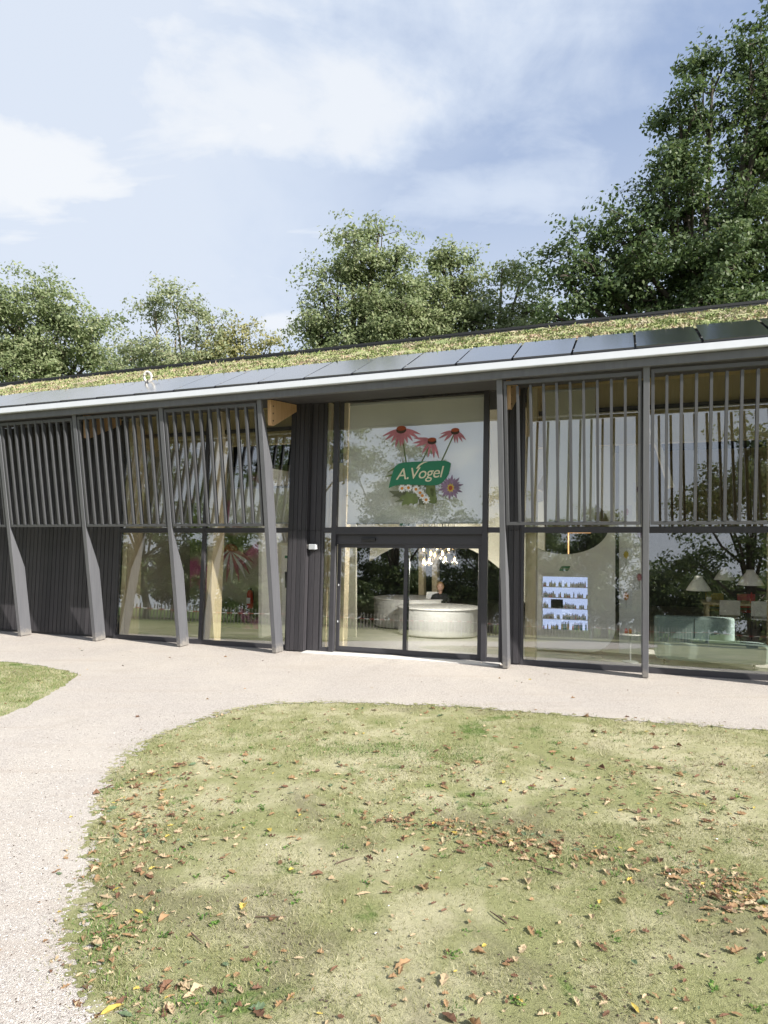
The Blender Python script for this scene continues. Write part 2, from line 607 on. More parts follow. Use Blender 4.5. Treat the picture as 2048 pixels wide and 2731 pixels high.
def m_mural(t):
    v = objc(t)
    a = t.noise(v, 0.9, 4, 0.5, 0.5)
    b = t.noise(t.vmath('ADD', v, (5, 0, 3)), 1.2, 3, 0.5, 0.3)
    c = t.ramp(a, [(0.25, (0.05, 0.10, 0.025)), (0.45, (0.16, 0.22, 0.07)), (0.55, (0.45, 0.46, 0.32)), (0.75, (0.55, 0.50, 0.44))])
    c = t.mix(t.rng(b, 0.5, 0.64), c, (0.58, 0.13, 0.32))
    return pbsdf(t, c, 0.6)


mat('mural', m_mural)

# ------------------------------------------------------------------ mesh helpers


class MB:
    def __init__(self):
        self.v = []
        self.f = []
        self.m = []

    def quadbox(self, v8, mi=0):
        b = len(self.v)
        self.v += [tuple(q) for q in v8]
        for f in ((0, 3, 2, 1), (4, 5, 6, 7), (0, 1, 5, 4), (1, 2, 6, 5), (2, 3, 7, 6), (3, 0, 4, 7)):
            self.f.append(tuple(b + i for i in f))
            self.m.append(mi)
        return self

    def box(self, x0, x1, y0, y1, z0, z1, mi=0):
        return self.quadbox([(x0, y0, z0), (x1, y0, z0), (x1, y1, z0), (x0, y1, z0), (x0, y0, z1), (x1, y0, z1), (x1, y1, z1), (x0, y1, z1)], mi)

    def lean(self, x0, x1, ya, yb, z0, z1, mi=0):
        """box whose y limits are functions of z"""
        return self.quadbox([(x0, ya(z0), z0), (x1, ya(z0), z0), (x1, yb(z0), z0), (x0, yb(z0), z0),
                             (x0, ya(z1), z1), (x1, ya(z1), z1), (x1, yb(z1), z1), (x0, yb(z1), z1)], mi)

    def prism(self, poly, lo, hi, fn, mi=0):
        """poly of 2-D points, extruded between lo and hi; fn(a, b, h) gives the 3-D point"""
        b = len(self.v)
        n = len(poly)
        for h in (lo, hi):
            for p in poly:
                self.v.append(tuple(fn(p[0], p[1], h)))
        self.f.append(tuple(b + i for i in range(n))[::-1])
        self.f.append(tuple(b + n + i for i in range(n)))
        self.m += [mi, mi]
        for i in range(n):
            j = (i + 1) % n
            self.f.append((b + i, b + j, b + n + j, b + n + i))
            self.m.append(mi)
        return self

    def tube(self, pts, rad, seg=6, mi=0, cap=True):
        b = len(self.v)
        pts = [Vector(p) for p in pts]
        if not hasattr(rad, '__len__'):
            rad = [rad] * len(pts)
        for i, p in enumerate(pts):
            d = (pts[min(i + 1, len(pts) - 1)] - pts[max(i - 1, 0)])
            d = d.normalized() if d.length > 1e-9 else Vector((0, 0, 1))
            u = d.cross(Vector((0, 0, 1)))
            if u.length < 0.05:
                u = d.cross(Vector((1, 0, 0)))
            u.normalize()
            w = d.cross(u)
            for k in range(seg):
                a = 2 * PI * k / seg
                self.v.append(tuple(p + (u * math.cos(a) + w * math.sin(a)) * rad[i]))
        for i in range(len(pts) - 1):
            for k in range(seg):
                k2 = (k + 1) % seg
                self.f.append((b + i * seg + k, b + i * seg + k2, b + (i + 1) * seg + k2, b + (i + 1) * seg + k))
                self.m.append(mi)
        if cap:
            self.f.append(tuple(b + k for k in range(seg))[::-1])
            self.f.append(tuple(b + (len(pts) - 1) * seg + k for k in range(seg)))
            self.m += [mi, mi]
        return self

    def lathe(self, prof, c=(0, 0, 0), seg=20, mi=0, sx=1.0, sy=1.0):
        """prof: list of (r, z)"""
        b = len(self.v)
        for r, z in prof:
            for k in range(seg):
                a = 2 * PI * k / seg
                self.v.append((c[0] + r * sx * math.cos(a), c[1] + r * sy * math.sin(a), c[2] + z))
        for i in range(len(prof) - 1):
            for k in range(seg):
                k2 = (k + 1) % seg
                self.f.append((b + i * seg + k, b + i * seg + k2, b + (i + 1) * seg + k2, b + (i + 1) * seg + k))
                self.m.append(mi)
        return self

    def mesh(self, name, mats):
        me = bpy.data.meshes.new(name)
        me.from_pydata(self.v, [], self.f)
        for m in (mats if isinstance(mats, (list, tuple)) else [mats]):
            me.materials.append(MATS[m])
        if isinstance(mats, (list, tuple)) and len(mats) > 1:
            me.polygons.foreach_set('material_index', self.m)
        me.update()
        return me

    def build(self, name, mats, parent=None, smooth=False, bevel=0.0, fix=True):
        me = self.mesh(name, mats)
        if fix:
            bm = bmesh.new()
            bm.from_mesh(me)
            bmesh.ops.recalc_face_normals(bm, faces=bm.faces)
            bm.to_mesh(me)
            bm.free()
        if smooth:
            me.polygons.foreach_set('use_smooth', [True] * len(me.polygons))
        return link(name, me, parent, bevel)


def link(name, me, parent=None, bevel=0.0):
    o = bpy.data.objects.new(name, me)
    COL.objects.link(o)
    if parent is not None:
        o.parent = parent
    if bevel:
        m = o.modifiers.new('edge', 'BEVEL')
        m.width = bevel
        m.segments = 2
        m.limit_method = 'ANGLE'
    return o


def tag(o, label=None, cat=None, group=None, kind=None):
    if label:
        o['label'] = label
    if cat:
        o['category'] = cat
    if group:
        o['group'] = group
    if kind:
        o['kind'] = kind
    return o


def empty(name, loc, rz=0.0, label=None, cat=None, group=None):
    o = bpy.data.objects.new(name, None)
    COL.objects.link(o)
    o.location = loc
    o.rotation_euler = (0, 0, rz)
    o.empty_display_size = 0.2
    return tag(o, label, cat, group)


def fthing(name, label, cat, s, y, z=0.0, rot=0.0, group=None):
    return empty(name, F(s, y, z), THETA + rot, label, cat, group)


def raw_mesh(name, verts, faces_flat, nper, mats, mi=None):
    """fast mesh from numpy arrays, faces all with nper corners"""
    me = bpy.data.meshes.new(name)
    verts = np.asarray(verts, dtype=np.float32)
    ff = np.asarray(faces_flat, dtype=np.int32).ravel()
    nf = len(ff) // nper
    me.vertices.add(len(verts))
    me.vertices.foreach_set('co', verts.ravel())
    me.loops.add(len(ff))
    me.loops.foreach_set('vertex_index', ff)
    me.polygons.add(nf)
    me.polygons.foreach_set('loop_start', np.arange(0, len(ff), nper, dtype=np.int32))
    me.polygons.foreach_set('loop_total', np.full(nf, nper, dtype=np.int32))
    for m in mats:
        me.materials.append(MATS[m])
    if mi is not None:
        me.polygons.foreach_set('material_index', np.asarray(mi, dtype=np.int32))
    me.update(calc_edges=True)
    me.validate()
    return me


# ------------------------------------------------------------------ ground and path
rnd = random.Random(5)


def densify(pts, step, amp, seed, fixed=()):
    out = []
    n = len(pts)
    for i in range(n):
        a = Vector((*pts[i], 0))
        b = Vector((*pts[(i + 1) % n], 0))
        L = (b - a).length
        k = max(1, int(L / step)) if i not in fixed else 1
        nrm = Vector((-(b - a).y, (b - a).x, 0)).normalized()
        for j in range(k):
            p = a + (b - a) * (j / k)
            if i not in fixed:
                q = amp * (mnoise.noise(p * 1.7 + Vector((seed, 0, 0))) + 0.7 * mnoise.noise(p * 7.0 + Vector((0, seed, 0))) + 0.6 * mnoise.noise(p * 19.0 + Vector((0, seed, 4))))
                p = p + nrm * q
            out.append((p.x, p.y))
    return out


def catmull(pts, sub=5):
    out = []
    for i in range(len(pts) - 1):
        p0 = Vector(pts[max(i - 1, 0)])
        p1 = Vector(pts[i])
        p2 = Vector(pts[i + 1])
        p3 = Vector(pts[min(i + 2, len(pts) - 1)])
        for k in range(sub):
            u = k / sub
            out.append(tuple(0.5 * ((2 * p1) + (p2 - p0) * u + (2 * p0 - 5 * p1 + 4 * p2 - p3) * u * u + (3 * p1 - p0 - 3 * p2 + p3) * u ** 3)))
    out.append(tuple(pts[-1]))
    return out


g = MB()
g.v = [(-900, -900, 0), (900, -900, 0), (900, 900, 0), (-900, 900, 0)]
g.f = [(0, 1, 2, 3)]
g.m = [0]
tag(g.build('ground', 'lawn', fix=False), 'mossy worn lawn ground stretching out on all sides', None, None, 'structure')

lawn_edge = catmull([(16, 5.3), (9.5, 6.95), (4.67, 8.26), (3.35, 8.6), (1.69, 9.16), (0.46, 9.48), (-0.85, 9.58), (-1.49, 9.53), (-2.06, 9.16),
                     (-2.47, 8.43), (-2.70, 7.83), (-2.76, 7.19), (-2.66, 6.53), (-2.46, 5.87), (-2.20, 5.03), (-2.02, 4.52),
                     (-1.88, 4.14), (-1.72, 3.87), (-1.55, 3.60), (-1.30, 3.20), (-0.9, 2.0), (-0.6, -1.0), (-1.2, -7.0), (-3.0, -13.0)])
left_edge = catmull([(-7.0, -12.0), (-5.8, -6.0), (-5.4, 0.0), (-5.3, 5.0), (-5.02, 8.86), (-4.92, 9.3), (-4.94, 9.9), (-5.0, 10.6), (-5.15, 11.35), (-5.7, 11.95), (-6.5, 12.40),
                     (-7.3, 12.72), (-9.5, 13.5), (-14, 15.2), (-24, 18.9)])
pa = F(-24, 1.0)
pb = F(16, 1.0)
path_poly = densify(lawn_edge + left_edge + [(pa.x, pa.y), (pb.x, pb.y)], 0.06, 0.075, 3.0, fixed=(len(lawn_edge) - 1, len(lawn_edge) + len(left_edge) - 1, len(lawn_edge) + len(left_edge), len(lawn_edge) + len(left_edge) + 1))
bm = bmesh.new()
fc = bm.faces.new([bm.verts.new((x, y, 0.006)) for x, y in path_poly])
if fc.normal.z < 0:
    fc.normal_flip()
bmesh.ops.triangulate(bm, faces=bm.faces[:])
bmesh.ops.recalc_face_normals(bm, faces=bm.faces[:])
me = bpy.data.meshes.new('gravel_path')
bm.to_mesh(me)
bm.free()
me.materials.append(MATS['gravel'])
for pl in me.polygons:
    if pl.normal.z < 0:
        pl.flip()
tag(link('gravel_path', me), 'pale pinkish gravel path curving past the glass front', None, None, 'structure')

# fast point-in-path test
PP = np.array(path_poly)


def in_path(xs, ys):
    inside = np.zeros(len(xs), dtype=bool)
    x0, y0 = PP[:, 0], PP[:, 1]
    x1, y1 = np.roll(x0, -1), np.roll(y0, -1)
    for a, b, c, d in zip(x0, y0, x1, y1):
        if b == d:
            continue
        cond = (b > ys) != (d > ys)
        if not cond.any():
            continue
        xi = (c - a) * (ys - b) / (d - b) + a
        inside ^= cond & (xs < xi)
    return inside


LE = np.array(lawn_edge)


def edge_dist(xs, ys):
    out = np.full(len(xs), 99.0)
    for a, b in zip(LE[:-1], LE[1:]):
        ab = b - a
        tt = np.clip(((xs - a[0]) * ab[0] + (ys - a[1]) * ab[1]) / (ab @ ab), 0, 1)
        out = np.minimum(out, np.hypot(xs - a[0] - tt * ab[0], ys - a[1] - tt * ab[1]))
    return out


# ------------------------------------------------------------------ the pavilion
YP0, KP = -0.5, -0.6 / 4.9            # front plane of the raking posts
KG = 0.0667                           # rake of the wall and glass


def yp(z):
    return YP0 + KP * z


def yg(z):
    return KG * z


def off(fn, d):
    return lambda z: fn(z) + d


def zr(s):
    return 0.008 * s


pav = empty('pavilion', F(0, 0, 0), THETA, 'long low pavilion with raking grey posts, glass front and planted roof', 'building')

# posts ---------------------------------------------------------------
POSTS = [-15.4, -13.25, -11.09, -8.93, -6.72, -4.47, 0.10, 2.40, 4.68, 6.95]
for s in POSTS:
    top = 5.04 + zr(s)
    m = MB()
    high = abs(s + 4.47) < 0.01
    z1, z2 = (3.75, 4.93) if high else (1.60, 2.50)
    # fin: depth grows from z2 down to z1
    prof = [(0.02, 0.0), (0.02, 0.30), (z1, 0.30), (z2, 0.05), (top, 0.05), (top, 0.0)]
    m.prism([(z, d) for z, d in prof], s, s + 0.095, lambda z, d, h: (h, yp(z) + d, z))
    m.build('post', 'metal_grey', pav, bevel=0.006)

# slat screens ----------------------------------------------------------
slat_mesh = None
bays = [(-15.4, -13.25), (-13.25, -11.09), (-11.09, -8.93), (-8.93, -6.72), (-6.72, -4.47), (0.10, 2.40), (2.40, 4.68), (4.68, 6.95)]
for a, b in bays:
    s0, s1 = a + 0.115, b - 0.025
    zt = 4.92 + zr((s0 + s1) / 2)
    m = MB()
    f0, f1 = off(yp, 0.012), off(yp, 0.075)
    m.lean(s0, s1, f0, f1, 2.53, 2.585)
    m.lean(s0, s1, f0, f1, zt - 0.06, zt)
    m.lean(s0, s0 + 0.05, f0, f1, 2.585, zt - 0.06)
    m.lean(s1 - 0.05, s1, f0, f1, 2.585, zt - 0.06)
    scr = m.build('slat_screen', 'slat_grey_shaded', pav, bevel=0.004)
    n = 10
    step = (s1 - s0 - 0.05) / n
    for i in range(1, n):
        o_s = s0 + i * step
        if slat_mesh is None:
            q = MB()
            q.lean(0, 0.042, off(yp, 0.006), off(yp, 0.082), 2.585, 4.90 - 0.06)
            tmp = q.build('slat', 'slat_grey_shaded', scr)
            slat_mesh = tmp.data
        else:
            tmp = link('slat', slat_mesh, scr)
        tmp.location = (o_s + rnd.uniform(-0.002, 0.002), 0, 0)
        tmp.scale = (1, 1, 1)

# fascia, gutter, soffit ---------------------------------------------------
SA, SB = -16.2, 9.0


def along(y0, y1, z0, z1, name, mt, parent, s0=SA, s1=SB, bevel=0.0):
    m = MB()
    m.quadbox([(s0, y0, z0 + zr(s0)), (s1, y0, z0 + zr(s1)), (s1, y1, z0 + zr(s1)), (s0, y1, z0 + zr(s0)),
               (s0, y0, z1 + zr(s0)), (s1, y0, z1 + zr(s1)), (s1, y1, z1 + zr(s1)), (s0, y1, z1 + zr(s0))])
    return m.build(name, mt, parent, bevel=bevel)


along(-1.165, -1.05, 4.965, 5.095, 'fascia', 'metal_grey', pav, bevel=0.006)
sm = MB()
sm.prism([(-1.045, 4.985), (0.40, 5.115), (0.40, 5.18), (-1.045, 5.06)], SA, SB, lambda y, z, h: (h, y, z + zr(h)))
sm.build('soffit', 'soffit', pav)
gm = MB()
prof = [(-1.245, 5.10), (-1.06, 5.10), (-1.06, 5.225), (-1.15, 5.225), (-1.165, 5.215), (-1.185, 5.235), (-1.20, 5.23), (-1.25, 5.115)]
gm.prism(prof, SA, SB, lambda y, z, h: (h, y, z + zr(h)))
gm.build('gutter', 'metal_light', pav)

# roof: panels, planted strip, ridge edge
SL = R(24.3)
CS, SN = math.cos(SL), math.sin(SL)


def rp(s, L, up=0.0):
    return (s, -1.13 + L * CS - up * SN, 5.235 + zr(s) + L * SN + up * CS)


m = MB()
m.v = [rp(SA, 0.02, -0.05), rp(SB, 0.02, -0.05), rp(SB, 3.3, -0.05), rp(SA, 3.3, -0.05),
       (SA, 11.5, 5.4), (SB, 11.5, 5.4), (SA, 11.5, 5.05), (SB, 11.5, 5.05), (SA, -1.06, 5.07 + zr(SA)), (SB, -1.06, 5.07 + zr(SB)),
       (SA, 2.2, 6.15), (SB, 2.2, 6.15)]
m.f = [(0, 1, 2, 3), (3, 2, 5, 4), (4, 5, 7, 6), (6, 7, 11, 10), (10, 11, 9, 8), (8, 9, 1, 0)]
m.m = [0] * 6
roof = m.build('roof', 'soffit', pav)
panel_mesh = None
k0 = -17
for k in range(-17, 9):
    s0 = 0.375 + 0.958 * k + 0.009
    q = MB()
    q.v = [(0, 0, 0), (0.940, 0, 0), (0.940, 1.50, 0), (0, 1.50, 0), (0, 0, 0.035), (0.940, 0, 0.035), (0.940, 1.50, 0.035), (0, 1.50, 0.035)]
    if panel_mesh is None:
        q = MB().box(0, 0.922, 0, 1.50, 0, 0.035)
        o = q.build('solar_panel', 'solar', roof, bevel=0.004)
        panel_mesh = o.data
    else:
        o = link('solar_panel', panel_mesh, roof)
    o.location = rp(s0, 0.03, 0.02)
    o.rotation_euler = (SL + rnd.uniform(-0.003, 0.003), 0, rnd.uniform(-0.0015, 0.0015))

# planted strip: uneven mat
NSX, NSL = 420, 22
vs, fs = [], []
for j in range(NSL + 1):
    L = 1.56 + (3.22 - 1.56) * j / NSL
    for i in range(NSX + 1):
        s = SA + (SB - SA) * i / NSX
        p = Vector((s, L, 0))
        up = 0.03 + 0.035 * mnoise.noise(p * 2.3) + 0.03 * mnoise.noise(p * 7.1) + 0.02 * mnoise.noise(p * 19)
        up = max(up, -0.01)
        if j == 0:
            up = 0.0 + 0.02 * mnoise.noise(p * 9)
        vs.append(rp(s, L + 0.02 * mnoise.noise(p * 5.0), up))
W = NSX + 1
for j in range(NSL):
    for i in range(NSX):
        fs.append((j * W + i, j * W + i + 1, (j + 1) * W + i + 1, (j + 1) * W + i))
me = raw_mesh('sedum_mat', np.array(vs), np.array(fs), 4, ['sedum'])
sed = link('sedum_mat', me, roof)
# small sedum shoots
rs = np.random.RandomState(3)
N = 34000
ss = rs.uniform(-13.5, 6.5, N)
LL = rs.uniform(1.55, 3.2, N)
hh = rs.uniform(0.01, 0.045, N) * (1 + 1.2 * (rs.rand(N) < 0.03))
base = np.stack([ss, -1.13 + LL * CS - 0.03 * SN, 5.235 + 0.008 * ss + LL * SN + 0.03 * CS], 1)
az = rs.uniform(0, 2 * PI, N)
wv = np.stack([np.cos(az), np.sin(az), np.zeros(N)], 1) * (rs.uniform(0.015, 0.04, N)[:, None])
tip = np.stack([rs.normal(0, 0.02, N), rs.normal(0, 0.02, N), hh], 1)
V = np.empty((N * 3, 3))
V[0::3] = base - wv
V[1::3] = base + wv
V[2::3] = base + tip
me = raw_mesh('sedum_shoots', V, np.arange(N * 3), 3, ['sedum'])
tag(link('sedum_shoots', me, roof), kind='stuff')
# black ridge edge: a double strip
m = MB()
for L, up, w, h in ((3.24, 0.02, 0.07, 0.05), (3.30, 0.075, 0.05, 0.05)):
    pa_ = [rp(SA, L, up), rp(SB, L, up)]
    m.quadbox([(SA, pa_[0][1], pa_[0][2]), (SB, pa_[1][1], pa_[1][2]), (SB, pa_[1][1] + w, pa_[1][2]), (SA, pa_[0][1] + w, pa_[0][2]),
               (SA, pa_[0][1], pa_[0][2] + h), (SB, pa_[1][1], pa_[1][2] + h), (SB, pa_[1][1] + w, pa_[1][2] + h), (SA, pa_[0][1] + w, pa_[0][2] + h)])
m.build('roof_edge', 'black_edge', roof)
# fixings in the panel joints
for k in range(-12, 6):
    s0 = 0.375 + 0.958 * k
    for L in (0.28, 1.25):
        x, y, z = rp(s0, L, 0.05)
        if k == -12 and L == 0.28:
            fx = MB().box(-0.012, 0.012, -0.02, 0.02, 0, 0.008).build('panel_clamp', 'metal_grey', roof)
            fm = fx.data
        else:
            fx = link('panel_clamp', fm, roof)
        fx.location = (x, y, z)
        fx.rotation_euler = (SL, 0, 0)

# cladding ----------------------------------------------------------------
m = MB()
m.lean(SA, -8.79, off(yg, 0.004), off(yg, 0.25), 0.0, 5.0)
wall = m.build('clad_wall', 'soffit', pav)
BW = 0.118
bmesh_board = None
nb = int((-8.79 - SA) / BW)
for i in range(nb):
    s0 = -8.79 - (i + 1) * BW
    if bmesh_board is None:
        q = MB().lean(0.0, BW - 0.012, off(yg, -0.026), yg, 0.06, 4.99)
        o = q.build('board', 'cladding', wall, bevel=0.003)
        bmesh_board = o.data
    else:
        o = link('board', bmesh_board, wall)
    o.location = (s0, rnd.uniform(-0.003, 0.003), 0)


def clad_column(s0, s1, yout, parent, nbf, side_r=True):
    """boarded pier standing proud of the glass, split at the transom"""
    m = MB()
    m.lean(s0, s1, off(yg, yout + 0.02), off(yg, 0.25), 0.0, 5.0)
    core = m.build('clad_pier', 'soffit', parent)
    w = (s1 - s0) / nbf
    for z0, z1 in ((0.03, 2.445), (2.455, 5.07)):
        for i in range(nbf):
            q = MB().lean(s0 + i * w + 0.004, s0 + (i + 1) * w - 0.004, off(yg, yout - 0.006 + rnd.uniform(-.002, .002)), off(yg, yout + 0.02), z0, z1)
            q.build('board', 'cladding', core, bevel=0.003)
        nd = max(1, int((0.2 - yout) / 0.12))
        dw = (0.05 - yout) / nd
        for i in range(nd):
            for (xa, xb) in ((s1, s1 + 0.02), (s0 - 0.02, s0)):
                q = MB().lean(xa, xb, off(yg, yout + i * dw + 0.004), off(yg, yout + (i + 1) * dw - 0.004), z0, z1)
                q.build('board', 'cladding', core, bevel=0.002)
    return core


clad_column(-4.36, -3.98, -0.16, pav, 4)
clad_column(-3.945, -3.70, -0.03, pav, 2)
clad_column(0.00, 0.31, -0.05, pav, 3)

# window frames and panes ----------------------------------------------------
FD0, FD1 = off(yg, -0.035), off(yg, 0.055)


def mull(s0, s1, z0=0.10, z1=5.08, name='mullion', d0=-0.035):
    MB().lean(s0, s1, off(yg, d0), FD1, z0, z1).build(name, 'frame_dark', pav, bevel=0.004)


def pane(s0, s1, z0, z1):
    MB().lean(s0 + 0.004, s1 - 0.004, off(yg, 0.004), off(yg, 0.012), z0 + 0.004, z1 - 0.004).build('glass_pane', 'glass', pav)


def window(s0, s1):
    z_h = 5.08 + min(0, zr(s0))
    MB().lean(s0, s1, off(yg, -0.033), off(yg, 0.053), 0.0, 0.10).build('window_sill', 'frame_dark', pav, bevel=0.004)
    MB().lean(s0, s1, off(yg, -0.030), off(yg, 0.050), 2.40, 2.505).build('transom', 'frame_dark', pav, bevel=0.004)
    pane(s0, s1, 0.10, 2.40)
    pane(s0, s1, 2.505, z_h)


mull(-8.79, -8.73, 0.0)
mull(-6.53, -6.45, 0.0)
mull(-4.42, -4.385, 0.0)
window(-8.73, -6.53)
window(-6.45, -4.42)
mull(0.335, 0.385, 0.0)
mull(2.40, 2.48, 0.0)
mull(4.68, 4.76, 0.0)
mull(6.95, 7.03, 0.0)
window(0.385, 2.40)
window(2.48, 4.68)
window(4.76, 6.95)
# door bay
mull(-3.675, -3.64, 0.0)
mull(-3.46, -3.36, 0.0, d0=-0.055)
mull(-0.385, -0.285, 0.0, d0=-0.055)
mull(-0.06, -0.022, 0.0)
for s0, s1 in ((-3.64, -3.46), (-0.285, -0.06)):
    window(s0, s1)
MB().lean(-3.36, -0.385, off(yg, -0.052), off(yg, 0.055), 2.37, 2.52).build('transom', 'frame_dark', pav, bevel=0.004)
pane(-3.36, -0.385, 2.52, 5.06)
MB().lean(-3.36, -0.385, off(yg, 0.02), off(yg, 0.16), 2.17, 2.37).build('door_header', 'frame_dark', pav, bevel=0.004)
MB().lean(-3.36, -0.385, off(yg, 0.02), off(yg, 0.10), 0.0, 0.035).build('door_track', 'frame_dark', pav, bevel=0.003)
# sliding leaves
for s0, s1, dy in ((-3.355, -1.83, 0.065), (-1.93, -0.39, 0.03)):
    m = MB()
    a, b = off(yg, dy), off(yg, dy + 0.035)
    m.lean(s0, s0 + 0.075, a, b, 0.04, 2.17)
    m.lean(s1 - 0.075, s1, a, b, 0.04, 2.17)
    m.lean(s0 + 0.075, s1 - 0.075, a, b, 0.04, 0.13)
    m.lean(s0 + 0.075, s1 - 0.075, a, b, 2.10, 2.17)
    leaf = m.build('sliding_door', 'frame_dark', pav, bevel=0.004)
    MB().lean(s0 + 0.079, s1 - 0.079, off(yg, dy + 0.014), off(yg, dy + 0.022), 0.134, 2.096).build('glass', 'glass', leaf)
MB().lean(-2.82, -2.52, off(yg, -0.03), off(yg, 0.02), 2.24, 2.30).build('door_sensor', 'black_plastic', pav, bevel=0.008)
for z in (0.62, 1.35):
    MB().lathe([(0.0, -0.018), (0.014, -0.018), (0.014, 0.018), (0, 0.018)], (-3.315, yg(z) + 0.055, z), 8).build('door_stud', 'metal_light', pav)
m = MB().quadbox([(-3.95, -0.30, -0.05), (0.0, -0.30, -0.05), (0.0, 0.06, -0.05), (-3.95, 0.06, -0.05), (-3.95, -0.30, 0.024), (0.0, -0.30, 0.024), (0.0, 0.06, 0.024), (-3.95, 0.06, 0.024)])
m.build('door_threshold', 'stone_strip', pav, bevel=0.004)

# timber brackets between posts and wall
for s in (-8.93, -4.47, 0.10, 4.68):
    m = MB()
    ztp = 4.975 + zr(s)
    prof = [(-0.92, ztp + 0.012), (0.16, ztp + 0.105), (0.16, ztp - 0.04), (-0.80, ztp - 0.47), (-0.90, ztp - 0.47)]
    m.prism(prof, s + 0.13, s + 0.21, lambda y, z, h: (h, y, z))
    br = m.build('timber_bracket', 'bracket_wood', pav, bevel=0.003)
    for zz in (0.10, 0.24, 0.38):
        for_ = MB().lathe([(0.0, 0.0), (0.016, 0.0), (0.016, 0.01), (0, 0.012)], (0, 0, 0), 8)
        b_ = for_.build('bolt', 'twig', br)
        b_.location = (s + 0.21, -0.84, ztp - zz)
        b_.rotation_euler = (0, R(90), 0)

# glued timber columns right behind the glass
for s0, w, d0, d1 in ((-8.72, 0.13, 0.07, 0.58), (-6.44, 0.13, 0.07, 0.50), (-4.50, 0.09, 0.07, 0.30), (-3.66, 0.06, 0.08, 0.22), (-3.35, 0.10, 0.20, 0.45), (0.40, 0.19, 0.09, 0.34), (4.78, 0.16, 0.09, 0.5)):
    MB().lean(s0, s0 + w, off(yg, d0), off(yg, d1), 0.022, 5.09).build('timber_column', 'pine', pav, bevel=0.006)
# wind braces under the ceiling, seen through the right bays
for s, ds in ((0.62, 0.8), (2.9, -0.5)):
    MB().tube([(s, 0.55, 3.2), (s + ds * 0.5, 0.75, 4.1), (s + ds, 0.9, 4.95)], 0.07, 4).build('timber_brace', 'pine', pav)
# edge beam and rail above
MB().box(-8.6, -4.45, 0.75, 0.95, 4.35, 5.25).build('edge_beam', 'ceiling_wood', pav)
MB().box(0.35, 9.0, 0.95, 1.15, 4.05, 5.30).build('edge_beam', 'ceiling_wood', pav)
MB().box(0.35, 9.0, 0.88, 0.945, 4.66, 4.74).build('rail', 'frame_dark', pav)
MB().box(-8.6, -4.45, 0.68, 0.745, 4.62, 4.70).build('rail', 'frame_dark', pav)

# shell of the hall
MB().box(SA, SB, 0.06, 11.4, -0.1, 0.020).build('floor', 'concrete', pav)
MB().box(SA, SB, 11.4, 11.6, 0.0, 5.2).build('back_wall', 'dark_wall', pav)
MB().box(SA - 0.2, SA, 0.3, 11.5, 0.0, 5.6).build('end_wall', 'cream_paint', pav)
MB().box(SB, SB + 0.2, 0.3, 11.5, 0.0, 5.6).build('end_wall', 'cream_paint', pav)
m = MB()
m.v = [(SA, 0.405, 5.17), (SB, 0.405, 5.17), (SB, 3.0, 6.10), (SA, 3.0, 6.10), (SA, 11.4, 5.10), (SB, 11.4, 5.10)]
m.f = [(0, 1, 2, 3), (3, 2, 5, 4)]
m.m = [0, 0]
m.build('ceiling', 'ceiling_wood', pav, fix=False)
# wood boarding on the upper part of the far wall
MB().box(SA + .1, SB - .1, 11.30, 11.395, 2.6, 5.05).build('wall_boarding', 'ceiling_wood', pav)
# partition behind the clad wall
MB().box(-8.95, -8.80, 0.35, 5.0, 0.02, 5.4).build('partition', 'cream_paint', pav)

# white arched screens in the hall -------------------------------------------


def plate(name, outer, holes, th, mt, parent, y=0.0):
    """flat plate standing in the facade plane: outlines are (s, z)"""
    cu = bpy.data.curves.new(name, 'CURVE')
    cu.dimensions = '2D'
    cu.fill_mode = 'BOTH'
    cu.extrude = th / 2
    for poly in [outer] + holes:
        sp = cu.splines.new('POLY')
        sp.points.add(len(poly) - 1)
        for p_, q_ in zip(sp.points, poly):
            p_.co = (q_[0], q_[1], 0, 1)
        sp.use_cyclic_u = True
    tmp = bpy.data.objects.new('tmp_' + name, cu)
    COL.objects.link(tmp)
    dg = bpy.context.evaluated_depsgraph_get()
    me = bpy.data.meshes.new_from_object(tmp.evaluated_get(dg))
    bpy.data.objects.remove(tmp)
    bpy.data.curves.remove(cu)
    me.transform(Matrix.Translation((0, y, 0)) @ Matrix.Rotation(R(90), 4, 'X'))
    me.materials.clear()
    me.materials.append(MATS[mt])
    me.name = name
    return link(name, me, parent)


def arc(cx, cz, rx, rz, a0, a1, n=24):
    return [(cx + rx * math.cos(R(a0 + (a1 - a0) * i / n)), cz + rz * math.sin(R(a0 + (a1 - a0) * i / n))) for i in range(n + 1)]


# arch over the reception
outer = [(-4.4, 5.2), (-4.4, 2.35)] + [(-3.9, 2.35)] + arc(-2.45, -0.2, 2.45, 2.42, 128, 10, 26) + [(0.2, 0.02), (0.2, 5.2)]
arch = plate('arched_screen', outer, [], 0.16, 'cream_paint', None, 0.0)
arch.location = F(0.25, 3.0, 0)
arch.rotation_euler = (0, 0, THETA)
tag(arch, 'cream arched partition spanning over the reception counters behind the doors', 'partition')

